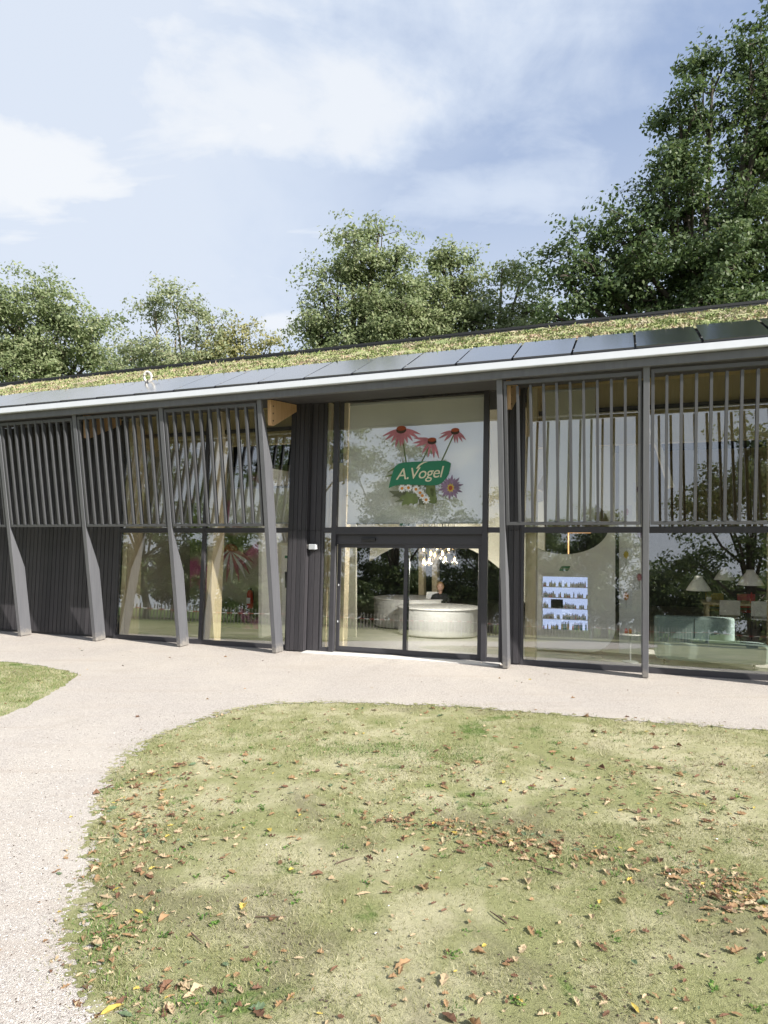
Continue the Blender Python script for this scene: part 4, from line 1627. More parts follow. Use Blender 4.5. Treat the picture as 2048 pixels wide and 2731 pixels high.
# big painted coneflower on it
for i, a in enumerate((175, 160, 145, 125, 105, 90, 70, 50, 35, 20, 5)):
    L = 0.62
    q = MB()
    cx_, cz_ = -7.15, 1.95
    c, s_ = math.cos(R(a)), -math.sin(R(a))
    pts = []
    for j in range(8):
        w_ = 0.055 * math.sin(PI * (0.1 + 0.9 * j / 7))
        pts.append((cx_ + c * L * j / 7 - s_ * w_, cz_ + s_ * L * j / 7 * (0.9) - 0.25 * (j / 7) ** 2 + c * w_))
    for j in range(7, -1, -1):
        w_ = 0.055 * math.sin(PI * (0.1 + 0.9 * j / 7))
        pts.append((cx_ + c * L * j / 7 + s_ * w_, cz_ + s_ * L * j / 7 * (0.9) - 0.25 * (j / 7) ** 2 - c * w_))
    q.prism(pts, 2.285 - 0.001 * i, 2.2965, lambda a_, b_, h: (a_, h, b_))
    q.build('painted_petal', 'white_print' if i % 2 else 'petal_pink', mw)
MB().lathe([(0, 0), (0.20, 0.0), (0.17, 0.10), (0.10, 0.16), (0, 0.18)], (-7.15, 2.25, 1.95), 16, sy=0.15).build('painted_cone', 'cone_orange', mw)
fe = fthing('fire_extinguisher', 'red fire extinguisher hung on the mural wall', 'extinguisher', -6.55, 2.16, 0.55)
MB().lathe([(0, 0), (0.075, 0.0), (0.08, 0.02), (0.08, 0.36), (0.05, 0.43), (0.02, 0.45), (0, 0.45)], seg=16).build('cylinder', 'red_paint', fe, smooth=True)
MB().box(-0.06, 0.04, -0.02, 0.02, 0.45, 0.49).build('handle', 'black_plastic', fe)
MB().tube([(0.02, 0, 0.46), (0.09, -0.01, 0.42), (0.10, -0.01, 0.2)], 0.012, 6).build('hose', 'black_plastic', fe)
MB().box(-0.05, 0.05, -0.085, -0.081, 0.12, 0.26).build('label_plate', 'white_print', fe)
idr = fthing('interior_door', 'pale interior door with dark sign plate behind the left windows', 'door', -5.55, 1.9)
MB().box(0.0, 0.95, 0, 0.05, 0.02, 2.1).build('leaf', 'white_paint', idr)
MB().box(-0.06, 0.0, -0.02, 0.06, 0.02, 2.16).box(0.95, 1.01, -0.02, 0.06, 0.02, 2.16).box(0.0, 0.95, -0.02, 0.06, 2.1, 2.16).build('frame', 'cream_paint', idr)
MB().box(0.10, 0.28, -0.012, -0.002, 1.1, 1.48).build('sign_plate', 'black_plastic', idr)
MB().box(0.10, 0.34, -0.012, -0.002, 1.80, 1.86).build('name_plate', 'green_print', idr)
MB().box(0.42, 0.45, -0.05, -0.002, 0.3, 1.75).build('handle', 'black_plastic', idr)
MB().box(1.01, 1.9, 0.0, 0.08, 0.02, 4.0).build('side_panel', 'cream_paint', idr)

# ------------------------------------------------------------------ trees


def make_tree(name, label, base, lobes, trunk_r, leaf, tips, per, mt, seed, group, bark='bark', spread=0.55, lean=(0, 0)):
    """lobes: (x, y, z, rx, ry, rz) in world coordinates"""
    rr = np.random.RandomState(seed)
    pr_ = random.Random(seed)
    root = empty(name, (base[0], base[1], 0), 0, label, 'tree', group)
    ox, oy = base
    # ---- wood
    m = MB()
    L0 = np.array(lobes, dtype=float)
    cz = L0[:, 2].min()
    top = Vector((L0[:, 0].mean() - ox, L0[:, 1].mean() - oy, L0[:, 2].mean()))
    fork = Vector((top.x * 0.25, top.y * 0.25, max(2.0, cz * 0.55)))
    m.tube([(0, 0, -0.2), (0.02, 0.02, fork.z * 0.5), tuple(fork), tuple(fork.lerp(top, 0.6)), tuple(top)],
           [trunk_r * 1.25, trunk_r, trunk_r * 0.85, trunk_r * 0.5, trunk_r * 0.18], 8)
    vol = np.prod(L0[:, 3:6], axis=1) ** 0.75
    prob = vol / vol.sum()
    tipsP = []
    tipsC = []
    clump = spread * 0.9
    for li, lb in enumerate(lobes):
        c = Vector((lb[0] - ox, lb[1] - oy, lb[2]))
        st_ = fork.lerp(top, pr_.uniform(0.0, 0.5))
        mid = st_.lerp(c, 0.5) + Vector((pr_.uniform(-.4, .4), pr_.uniform(-.4, .4), pr_.uniform(-0.5, 0.1)))
        r0 = trunk_r * 0.42
        m.tube([tuple(st_), tuple(mid), tuple(c)], [r0, r0 * 0.7, r0 * 0.35], 6)
        nc = max(3, int(tips * prob[li] / 7))
        for k in range(nc):
            dv = Vector(rr.normal(0, 1, 3)).normalized()
            q = rr.uniform(0.10, 1.0) ** 0.5
            # uneven outline
            q *= 0.86 + 0.55 * mnoise.noise(dv * 2.3 + Vector((seed * 3.1 + li * 7.7, 0, 0))) + 0.12 * rr.normal()
            p = c + Vector((dv.x * lb[3] * q, dv.y * lb[4] * q, dv.z * lb[5] * q))
            cs_ = clump * rr.uniform(0.55, 1.25)
            for w_ in range(rr.randint(5, 10)):
                o_ = Vector((rr.normal(0, cs_), rr.normal(0, cs_), rr.normal(0, cs_ * 0.55)))
                tipsP.append(p + o_)
                tipsC.append(p - Vector((0, 0, cs_ * 0.5)))
                if w_ < 3:
                    m.tube([tuple(p), tuple(p + o_ * 1.15)], [0.022, 0.006], 3)
            if k % 2 == 0:
                b0 = c.lerp(mid, pr_.uniform(0, 0.45))
                bm_ = b0.lerp(p, 0.55) + Vector((pr_.uniform(-.3, .3), pr_.uniform(-.3, .3), pr_.uniform(-.15, .3)))
                m.tube([tuple(b0), tuple(bm_), tuple(p)], [r0 * 0.38, r0 * 0.22, 0.016], 4)
    m.build('trunk', bark, root, smooth=True, fix=False)
    # ---- leaves
    T = np.array([tuple(p) for p in tipsP])
    nT = len(T)
    cnt = rr.poisson(per, nT)
    idx = np.repeat(np.arange(nT), cnt)
    N = len(idx)
    sc = spread * (0.6 + 0.8 * rr.rand(nT))[idx]
    P = T[idx] + np.clip(rr.normal(0, 1, (N, 3)), -1.7, 1.7) * np.stack([sc, sc, sc * 0.6], 1) * 0.42
    CC = np.array([tuple(q) for q in tipsC])[idx]
    ow = P - CC
    ow /= np.linalg.norm(ow, axis=1)[:, None] + 1e-6
    nrm = rr.normal(0, 0.62, (N, 3)) + ow * 0.8 + np.array([0.0, 0.0, 0.35])
    nrm /= np.linalg.norm(nrm, axis=1)[:, None]
    a = rr.normal(0, 1, (N, 3))
    u = np.cross(nrm, a)
    u /= np.linalg.norm(u, axis=1)[:, None]
    w = np.cross(nrm, u)
    sz = leaf * rr.uniform(0.4, 1.4, N)[:, None]
    V = np.empty((N, 4, 3))
    V[:, 0] = P - u * sz * 0.5
    V[:, 1] = P + w * sz * 0.30 + u * sz * 0.08
    V[:, 2] = P + u * sz * 0.5 + nrm * sz * 0.1
    V[:, 3] = P - w * sz * 0.30 + u * sz * 0.05
    me = raw_mesh('crown', V.reshape(-1, 3), np.arange(N * 4), 4, [mt])
    link('crown', me, root)
    return root


def px3(x, y, Y):
    return ((x - 1024) * Y / 1810.0, Y, EYE + (1421 - y) * Y / 1810.0)


def lob(Y, lst):
    out = []
    for q in lst:
        x, y, r = q[:3]
        dy = q[3] if len(q) > 3 else 0
        a = px3(x, y, Y + dy)
        rm = r * Y / 1810.0
        out.append((*a, rm, rm * 0.95, rm * 0.88))
    return out


G1 = 'trees standing behind the pavilion'
make_tree('oak_tree', 'tall dark green oak rising at the right edge above the roof', (13.0, 25.5),
          lob(24, [(1700, 610, 100), (1770, 690, 140, 0.5), (1650, 770, 130, 0.5), (1770, 500, 90), (1545, 690, 95), (1640, 625, 85), (1500, 745, 60), (1700, 725, 120), (1590, 815, 95, 1), (1480, 840, 45), (1810, 300, 105), (1900, 210, 110), (2010, 190, 120), (1850, 420, 120), (2000, 380, 170, 1),
                   (1830, 560, 120), (1960, 560, 190, 1), (1880, 720, 190), (2060, 720, 220, 1), (1760, 840, 150), (1950, 850, 180), (2080, 40, 60), (2150, 250, 150), (2150, 500, 200, 2)]),
          0.36, 0.155, 2350, 42, 'fol_oak', 11, G1, spread=0.50)
make_tree('broadleaf_tree', 'broad mid green tree behind the roof left of the tall oak', (4.4, 31),
          lob(30, [(1195, 690, 42), (1230, 730, 45), (1150, 770, 60), (1270, 800, 85), (1340, 715, 48), (1390, 740, 45), (1395, 830, 80), (1180, 850, 110), (1310, 880, 120), (1110, 860, 110), (1120, 950, 120), (1360, 930, 90), (1250, 960, 110), (1420, 920, 60), (1180, 700, 50)]),
          0.32, 0.15, 1050, 44, 'fol_mid', 12, G1, spread=0.52)
make_tree('broadleaf_tree', 'tall airy green tree in the middle behind the roof', (-2.2, 30),
          lob(29, [(945, 640, 42), (1010, 625, 45), (965, 690, 70), (1060, 690, 55), (900, 745, 62), (815, 880, 40), (860, 790, 50), (990, 770, 110), (850, 880, 75), (930, 880, 110), (1050, 870, 110), (1080, 800, 70), (860, 940, 80), (1000, 940, 110)]),
          0.30, 0.145, 950, 42, 'fol_mid', 13, G1, spread=0.52)
make_tree('broadleaf_tree', 'dense green tree at the left edge behind the roof', (-25, 46),
          lob(44, [(115, 770, 60), (40, 800, 70), (-30, 850, 60), (170, 840, 80), (60, 890, 120), (250, 880, 60), (255, 950, 85), (150, 970, 110), (20, 980, 110), (-70, 990, 80), (300, 1010, 60)]),
          0.5, 0.21, 950, 44, 'fol_mid', 14, G1, spread=0.8)
make_tree('broadleaf_tree', 'pale thin-crowned tree between the left trees behind the roof', (-11.3, 36),
          lob(34, [(415, 830, 58), (470, 805, 45), (530, 835, 62), (570, 870, 40), (400, 930, 70), (480, 940, 85), (560, 950, 70), (440, 1000, 90), (350, 960, 50)]),
          0.22, 0.155, 430, 32, 'fol_pale', 15, G1, bark='bark_pale')
make_tree('broadleaf_tree', 'small yellowish tree just above the roof left of centre', (-7.6, 38),
          lob(35, [(645, 880, 36), (625, 930, 55), (710, 925, 42), (690, 970, 65), (600, 985, 60), (760, 960, 40)]),
          0.18, 0.16, 260, 32, 'fol_yellow', 16, G1)
make_tree('broadleaf_tree', 'small pale treetop in the gap beside the tall oak', (8.6, 39),
          lob(36, [(1440, 880, 42), (1475, 905, 45), (1410, 910, 50)]),
          0.16, 0.16, 150, 32, 'fol_pale', 17, G1)

# trees, fence and tape on the far side of the lawn; they show in the glass
G2 = 'trees across the lawn mirrored in the glass'
refl = [(-38, 9, 14, 4.6, 'fol_far', 'mid green tree mirrored at the left end of the glass'), (-33, -2, 15, 4.8, 'fol_far', 'second tree from the left in the mirrored row'),
        (-29, -11, 18, 5.2, 'fol_far', 'dark tree mirrored beside the pier'), (-24, -18, 16.5, 5.0, 'fol_far', 'round green tree mirrored above the entrance doors'),
        (-17.5, -23.0, 11.5, 4.3, 'fol_far', 'tree mirrored right of the logo above the doors'), (-12, -29, 11.0, 4.2, 'fol_far', 'dark tree mirrored behind the slats right of the doors'),
        (-6.5, -31, 6.5, 3.0, 'fol_far', 'low dark tree mirrored in the right-hand window'), (0.3, -19, 12.5, 4.0, 'fol_far', 'large dark tree mirrored at the right edge of the glass'),
        (-21, -27, 10.0, 4.5, 'fol_far', 'dark tree standing behind the mirrored row')]
for k, (x, y, hgt, r_, mt, lab) in enumerate(refl):
    rr_ = random.Random(50 + k)
    lbs = [(x + rr_.uniform(-1, 1) * r_ * 0.75, y + rr_.uniform(-1, 1) * r_ * 0.6, hgt * rr_.uniform(0.38, 0.86), r_ * rr_.uniform(0.35, 0.55), r_ * 0.45, r_ * rr_.uniform(0.35, 0.45)) for i in range(9)]
    lbs.append((x, y, hgt * 0.9, r_ * 0.4, r_ * 0.4, hgt * 0.1))
    lbs += [(x + rr_.uniform(-1, 1) * r_ * 0.9, y + rr_.uniform(-1, 1) * r_ * 0.6, hgt * 0.24, r_ * 0.5, r_ * 0.45, r_ * 0.4) for i in range(3)]
    make_tree('broadleaf_tree', lab, (x, y), lbs, 0.25, 0.22, 520, 44, mt, 60 + k, G2, spread=0.75)

sp = [(-41, 15), (-39, 11), (-37, 6), (-35, 1), (-33, -4), (-31, -8), (-28.5, -12), (-26, -15.5), (-23, -19), (-19.5, -22), (-16, -25), (-12.5, -28), (-9, -30.5), (-5, -31), (-1, -31), (3, -30)]
sp += [(-45, 8), (-42, 3), (-40, -2), (-37.5, -7), (-35, -12), (-32, -16.5), (-29, -20)]
for k, (x, y) in enumerate(sp):
    rr_ = random.Random(150 + k)
    lbs = [(x + rr_.uniform(-1.8, 1.8), y + rr_.uniform(-1.2, 1.2), rr_.uniform(1.0, 5.8 if k < 7 or k > 15 else 4.0), rr_.uniform(1.8, 2.6), 1.8, rr_.uniform(1.2, 1.8)) for i in range(6)]
    o = make_tree('shrub', 'dense dark shrub in the mirrored row behind the picket fence, number %d from the pavilion' % (k + 1), (x, y), lbs, 0.10, 0.24, 240, 46, 'fol_far' if k % 3 else 'fol_far', 160 + k, 'shrubs behind the picket fence', spread=0.7)
    o['category'] = 'shrub'
fr = empty('picket_fence', (0, 0, 0), 0, 'low fence of split wooden pickets across the lawn, mirrored in the glass', 'fence')
A_, B_ = Vector((-34, 7, 0)), Vector((-4, -24, 0))
nP = 210
pm = None
for i in range(nP):
    p = A_.lerp(B_, i / nP)
    if pm is None:
        o = MB().prism([(-0.04, 0), (0.04, 0), (0.04, 0.95), (0, 1.04), (-0.04, 0.95)], -0.012, 0.012, lambda a, b, h: (a, h, b)).build('picket', 'picket_wood', fr)
        pm = o.data
    else:
        o = link('picket', pm, fr)
    o.location = (p.x, p.y, rnd.uniform(-0.04, 0.02))
    o.rotation_euler = (rnd.uniform(-.04, .04), rnd.uniform(-.03, .03), math.atan2((B_ - A_).y, (B_ - A_).x) + rnd.uniform(-.1, .1))
for z in (0.3, 0.75):
    MB().tube([tuple(A_ + Vector((0, 0, z))), tuple(B_ + Vector((0, 0, z)))], 0.006, 4).build('wire', 'metal_grey', fr)

tpr = empty('barrier_tape', (0, 0, 0), 0, 'red and white barrier tape strung on thin stakes, mirrored in the glass', 'tape')
Q = [Vector((-20, 7.5, 0)), Vector((-15.5, 0.5, 0)), Vector((-10.5, -6, 0)), Vector((-5.5, -10.5, 0)), Vector((-0.5, -13, 0)), Vector((4, -13.5, 0))]
for i in range(len(Q)):
    MB().tube([tuple(Q[i]), tuple(Q[i] + Vector((0, 0, 0.85)))], 0.018, 6).build('stake', 'metal_light', tpr)
qa, qb = MB(), MB()
for i in range(len(Q) - 1):
    n = int((Q[i + 1] - Q[i]).length / 0.25)
    for k in range(n):
        u0, u1 = k / n, (k + 1) / n
        z0 = 0.74 - 0.10 * math.sin(PI * u0)
        z1 = 0.74 - 0.10 * math.sin(PI * u1)
        a, b = Q[i].lerp(Q[i + 1], u0), Q[i].lerp(Q[i + 1], u1)
        dvec = (b - a).normalized()
        nv = Vector((-dvec.y, dvec.x, 0)) * 0.001
        (qa if k % 2 else qb).quadbox([(a - nv) + Vector((0, 0, z0)), (b - nv) + Vector((0, 0, z1)), (b + nv) + Vector((0, 0, z1)), (a + nv) + Vector((0, 0, z0)),
                                       (a - nv) + Vector((0, 0, z0 + 0.035)), (b - nv) + Vector((0, 0, z1 + 0.035)), (b + nv) + Vector((0, 0, z1 + 0.035)), (a + nv) + Vector((0, 0, z0 + 0.035))])
qa.build('red_stripes', 'tape_red', tpr)
qb.build('white_stripes', 'white_print', tpr)

# ------------------------------------------------------------------ grass
rs = np.random.RandomState(21)


def vnoise(x, y, sc, seed):
    return np.array([mnoise.noise(Vector((a * sc + seed, b * sc - seed, 0.3))) for a, b in zip(x, y)])


def blades(n, xr, yr, hmin, hmax, wid, dens_edge=False, green=False):
    x = rs.uniform(*xr, n)
    y = rs.uniform(*yr, n)
    # keep what the lens could see plus a margin
    keep = np.abs(x) < (y * 0.60 + 0.8)
    x, y = x[keep], y[keep]
    nz = vnoise(x, y, 0.9, 4.0) + 0.6 * vnoise(x, y, 3.1, 9.0)
    keep = rs.rand(len(x)) < np.clip(0.55 + 0.9 * nz, 0.08, 1)
    x, y = x[keep], y[keep]
    ins = in_path(x, y)
    x, y = x[~ins], y[~ins]
    return x, y


def blade_mesh(x, y, hmin, hmax, wid):
    N = len(x)
    h = rs.uniform(hmin, hmax, N)
    az = rs.uniform(0, 2 * PI, N)
    w = wid * rs.uniform(0.6, 1.3, N)
    B0 = np.stack([x, y, np.full(N, -0.002)], 1)
    side = np.stack([np.cos(az) * w, np.sin(az) * w, np.zeros(N)], 1)
    ln = rs.normal(0, 0.75, (N, 2)) * h[:, None]
    V = np.empty((N, 3, 3))
    V[:, 0] = B0 - side
    V[:, 1] = B0 + side
    V[:, 2] = B0 + np.stack([ln[:, 0], ln[:, 1], h], 1)
    return V.reshape(-1, 3)


parts = []
x, y = blades(150000, (-3.4, 4.0), (2.9, 5.6), 0, 0, 0)
parts.append(blade_mesh(x, y, 0.010, 0.030, 0.0022))
x, y = blades(90000, (-3.6, 6.0), (5.4, 9.8), 0, 0, 0)
parts.append(blade_mesh(x, y, 0.012, 0.034, 0.0035))
x, y = blades(26000, (-9.0, -4.0), (8.0, 13.5), 0, 0, 0)
parts.append(blade_mesh(x, y, 0.015, 0.05, 0.005))
# straggling dry grass that creeps over the edge of the gravel
ex_, ey_ = [], []
for px_, py_ in LE[(LE[:, 1] > 3.0) & (LE[:, 1] < 9.8) & (LE[:, 0] < 6)]:
    ex_.extend(rs.normal(px_, 0.10, 170))
    ey_.extend(rs.normal(py_, 0.10, 170))
ex_, ey_ = np.array(ex_), np.array(ey_)
kk = vnoise(ex_, ey_, 3.0, 2.0) + 0.35 > rs.rand(len(ex_)) * 0.9
parts.append(blade_mesh(ex_[kk], ey_[kk], 0.008, 0.032, 0.003))
V = np.concatenate(parts)
me = raw_mesh('lawn_grass', V, np.arange(len(V)), 3, ['blade'])
tag(link('lawn_grass', me), 'short mossy grass and straw of the worn lawn', 'grass', None, 'stuff')

# greener tufts: along the path edge, the left lawn and in a few patches
tx, ty = [], []


def patch(cx, cy, rx, ry, n):
    tx.extend(rs.normal(cx, rx, n))
    ty.extend(rs.normal(cy, ry, n))


ev = LE[(LE[:, 1] > 3.2) & (LE[:, 1] < 9.7) & (LE[:, 0] < 5)]
for px_, py_ in ev:
    patch(px_ + 0.06, py_ - 0.03, 0.10, 0.10, 26)
for px_, py_ in left_edge:
    if 8.4 < py_ < 13.5:
        patch(px_ - 0.15, py_, 0.25, 0.25, 60)
patch(-0.1, 7.55, 0.55, 0.14, 1400)
patch(0.75, 7.25, 0.35, 0.10, 500)
patch(-1.62, 4.05, 0.15, 0.14, 480)
patch(-1.05, 3.45, 0.20, 0.12, 300)
patch(-6.1, 11.0, 0.7, 0.7, 2600)
patch(-5.9, 9.6, 0.6, 0.5, 1700)
patch(1.25, 5.0, 0.4, 0.12, 350)
patch(2.3, 4.55, 0.25, 0.12, 260)
for k in range(46):
    cx_, cy_ = rs.uniform(-2.3, 3.4), rs.uniform(3.2, 8.6)
    patch(cx_, cy_, 0.045, 0.035, rs.randint(14, 46))
tx, ty = np.array(tx), np.array(ty)
inp = in_path(tx, ty)
edge_ok = inp & (edge_dist(tx, ty) < 0.07) & (rs.rand(len(tx)) < 0.4)
k_ = (~inp) | edge_ok
tx, ty = tx[k_], ty[k_]
V = blade_mesh(tx, ty, 0.012, 0.042, 0.0032)
me = raw_mesh('grass_tufts', V, np.arange(len(V)), 3, ['tuft_green'])
tag(link('grass_tufts', me), 'greener grass tufts scattered in the lawn and along the path edge', 'grass', None, 'stuff')

# ragged border: scraps of turf on the gravel and scraps of gravel in the turf
def scraps(name, mt, side, n, z, label, cat):
    b = MB()
    ids = np.where((LE[:, 1] > 3.0) & (LE[:, 1] < 9.8) & (LE[:, 0] < 6.5))[0]
    done = 0
    while done < n:
        k = rs.choice(ids[:-1])
        u = rs.rand()
        p = LE[k] * (1 - u) + LE[k + 1] * u
        tn = LE[k + 1] - LE[k]
        tn = tn / (np.linalg.norm(tn) + 1e-9)
        nn = np.array([-tn[1], tn[0]])
        d_ = abs(rs.normal(0, 0.045))
        c_ = p + nn * d_ * side
        if in_path(np.array([c_[0]]), np.array([c_[1]]))[0] != (name == 'turf_scraps'):
            c_ = p - nn * d_ * side
        r_ = rs.uniform(0.010, 0.045) * (1 - min(0.8, d_ * 5))
        k0 = len(b.v)
        m_ = 9
        for q in range(m_):
            a = 2 * PI * q / m_
            rr_ = r_ * rs.uniform(0.45, 1.25)
            b.v.append((c_[0] + rr_ * math.cos(a) * 1.3, c_[1] + rr_ * math.sin(a), z + done * 0.000004))
        b.f.append(tuple(range(k0, k0 + m_)))
        b.m.append(0)
        done += 1
    tag(b.build(name, mt, None, fix=False), label, cat, None, 'stuff')


scraps('turf_scraps', 'lawn', 1, 420, 0.0075, 'small scraps of turf creeping onto the gravel edge', 'grass')
scraps('gravel_scraps', 'gravel', -1, 200, 0.0035, 'gravel strewn into the edge of the lawn', 'gravel')

# low broad-leaved weeds in the turf
wv_, wf_ = [], []
for k in range(150):
    cx_, cy_ = rs.uniform(-2.4, 3.6), 3.2 + 5.6 * rs.rand() ** 1.3
    if abs(cx_) > 0.6 * cy_ or in_path(np.array([cx_]), np.array([cy_]))[0]:
        continue
    for q in range(rs.randint(5, 16)):
        a = rs.uniform(0, 2 * PI)
        d_ = rs.uniform(0.0, 0.05)
        L_, w_ = rs.uniform(0.012, 0.034), rs.uniform(0.004, 0.010)
        bx_, by_ = cx_ + d_ * math.cos(a * 1.7), cy_ + d_ * math.sin(a * 1.7)
        u_ = np.array([math.cos(a), math.sin(a)])
        n_ = np.array([-u_[1], u_[0]])
        h_ = rs.uniform(0.006, 0.02)
        k0 = len(wv_)
        for pt, zz in ((0 * u_, 0.004), (u_ * L_ * 0.5 + n_ * w_, h_), (u_ * L_, h_ * 0.8), (u_ * L_ * 0.5 - n_ * w_, h_)):
            wv_.append((bx_ + pt[0], by_ + pt[1], zz))
        wf_.append((k0, k0 + 1, k0 + 2, k0 + 3))
me = raw_mesh('lawn_weeds', np.array(wv_), np.array(wf_), 4, ['tuft_green'])
tag(link('lawn_weeds', me), 'low broad-leaved weeds dotted through the lawn', 'weeds', None, 'stuff')

# ------------------------------------------------------------------ fallen leaves


def leaf_outline(rr_, n=15, lobed=True):
    pts = []
    L = 1.0
    wd_ = rr_.choice([0.20, 0.26, 0.34])
    for side in (1, -1):
        seq = []
        for i in range(1, n // 2 + 1):
            q = i / (n // 2 + 1)
            w = wd_ * math.sin(PI * q ** 0.85) * (1.0 + (0.35 if i % 2 else -0.30) * (1 if lobed else 0.2)) * rr_.uniform(0.85, 1.15)
            seq.append((q * L - 0.5, side * w))
        pts.append(seq)
    return [(-0.5, 0.0)] + pts[0] + [(0.5, 0.0)] + pts[1][::-1]


def leaf_geo(seed):
    rr_ = random.Random(seed)
    ol = leaf_outline(rr_, 13, seed % 3 != 2)
    n2 = (len(ol) - 2) // 2
    cu1 = rr_.uniform(0.25, 1.3)
    cu2 = rr_.uniform(-0.7, 1.0)
    tw = rr_.uniform(-0.7, 0.7)

    def bend(x, y):
        z = cu1 * y * y * 2.2 + cu2 * x * x * 0.6 + tw * x * y + 0.03 * rr_.uniform(-1, 1)
        sh = 1 - 0.25 * abs(cu1) * abs(y)
        return (x * (1 - 0.1 * abs(cu2)), y * sh, z)
    vs = [bend(*p) for p in ol]
    mids = []
    for i in range(n2):
        xm = (ol[1 + i][0])
        b = bend(xm, 0)
        mids.append((b[0], b[1], b[2] - 0.01))
    vs += mids
    o1 = list(range(1, 1 + n2))
    o2 = list(range(len(ol) - 1, len(ol) - 1 - n2, -1))
    mid = list(range(len(ol), len(ol) + n2))
    fs = []
    for o_ in (o1, o2):
        fs.append((0, o_[0], mid[0]))
        for i in range(n2 - 1):
            fs.append((o_[i], o_[i + 1], mid[i + 1], mid[i]))
        fs.append((o_[-1], n2 + 1, mid[-1]))
    # stalk
    k = len(vs)
    z0 = vs[0][2]
    vs += [(-0.5, 0.012, z0), (-0.5, -0.012, z0), (-0.72, 0.0, z0 + 0.035)]
    fs.append((k, k + 1, k + 2))
    zmin = min(v_[2] for v_ in vs)
    vs = [(a, b, c - zmin) for a, b, c in vs]
    return vs, fs


LM = ['dead_orange', 'dead_tan', 'dead_brown', 'dead_yellow', 'dead_green']
LW = [0.40, 0.28, 0.23, 0.03, 0.06]
COLW = {'dead_orange': 'orange-brown', 'dead_tan': 'pale tan', 'dead_brown': 'dark brown', 'dead_yellow': 'yellow', 'dead_green': 'grey-green'}
geos = [leaf_geo(i) for i in range(9)]
hz_ = [max(q[2] for q in vs) for vs, fs in geos]
rk_ = sorted(hz_)
SHAPE = ['flat' if q <= rk_[2] else 'curled' if q <= rk_[5] else 'rolled' for q in hz_]
lmesh = {}
for gi, (vs, fs) in enumerate(geos):
    for mt in LM:
        b = MB()
        b.v, b.f, b.m = vs, fs, [0] * len(fs)
        lmesh[(gi, mt)] = b.mesh('fallen_leaf', mt)
lr = random.Random(77)
spots = []


def zone(nm, cx, cy, sx, sy, n, rot=0.0):
    for _ in range(n):
        a, b = lr.gauss(0, sx), lr.gauss(0, sy)
        spots.append((cx + a * math.cos(rot) - b * math.sin(rot), cy + a * math.sin(rot) + b * math.cos(rot), nm))


zone('in the drift across mid lawn', 0.95, 5.28, 0.62, 0.15, 330, -0.35)
zone('in the drift across mid lawn', 0.35, 5.6, 0.5, 0.12, 55, -0.2)
zone('in the heap at the right edge', 2.35, 4.50, 0.26, 0.19, 300, -0.5)
zone('scattered on the right of the lawn', 2.5, 6.2, 0.75, 0.45, 170, -0.3)
zone('along the curving lawn edge', -2.15, 6.3, 0.26, 0.6, 200, 0.1)
zone('along the curving lawn edge', -1.85, 5.2, 0.22, 0.5, 190, 0.25)
zone('in the green corner tuft beside the path', -1.60, 4.05, 0.15, 0.18, 80)
zone('at the near edge of the lawn', -1.05, 3.50, 0.28, 0.10, 70)
zone('at the near edge of the lawn', 0.35, 3.55, 0.38, 0.10, 18)
zone('at the near edge of the lawn', 1.3, 3.42, 0.35, 0.07, 20)
for _ in range(950):
    spots.append((lr.uniform(-2.4, 3.4), lr.uniform(3.2, 7.2), 'lying singly on the open lawn'))
for _ in range(420):
    spots.append((lr.uniform(-2.6, 5.2), lr.uniform(6.5, 9.3), 'lying singly on the open lawn'))
for _ in range(190):
    spots.append((lr.uniform(-6.5, 5.0), lr.uniform(7.6, 14.0), 'lying on the pale gravel'))
for _ in range(10):
    spots.append((lr.uniform(-2.6, -1.6), lr.uniform(3.2, 7), 'lying on the pale gravel'))
SX = np.array([q[0] for q in spots])
SY = np.array([q[1] for q in spots])
on_path = in_path(SX, SY)
items = []
for (x, y, nm), op in zip(spots, on_path):
    # wall side: keep off the building
    if (x - BX) * NX + (y - BY) * NY < 0.7 or abs(x) > y * 0.6 + 0.1:
        continue
    if op:
        if nm != 'lying on the pale gravel' and edge_dist(np.array([x]), np.array([y]))[0] > 0.25:
            continue
        nm = 'lying on the pale gravel'
    elif nm == 'lying on the pale gravel':
        nm = 'lying singly on the open lawn'
    size = lr.choice([0.022, 0.028, 0.033, 0.038, 0.044, 0.052, 0.065, 0.088]) * lr.uniform(0.8, 1.2)
    if nm.startswith('lying on the pale'):
        size *= 0.7
    mt = lr.choices(LM, LW)[0]
    items.append((size / y, size, x, y, nm, mt))
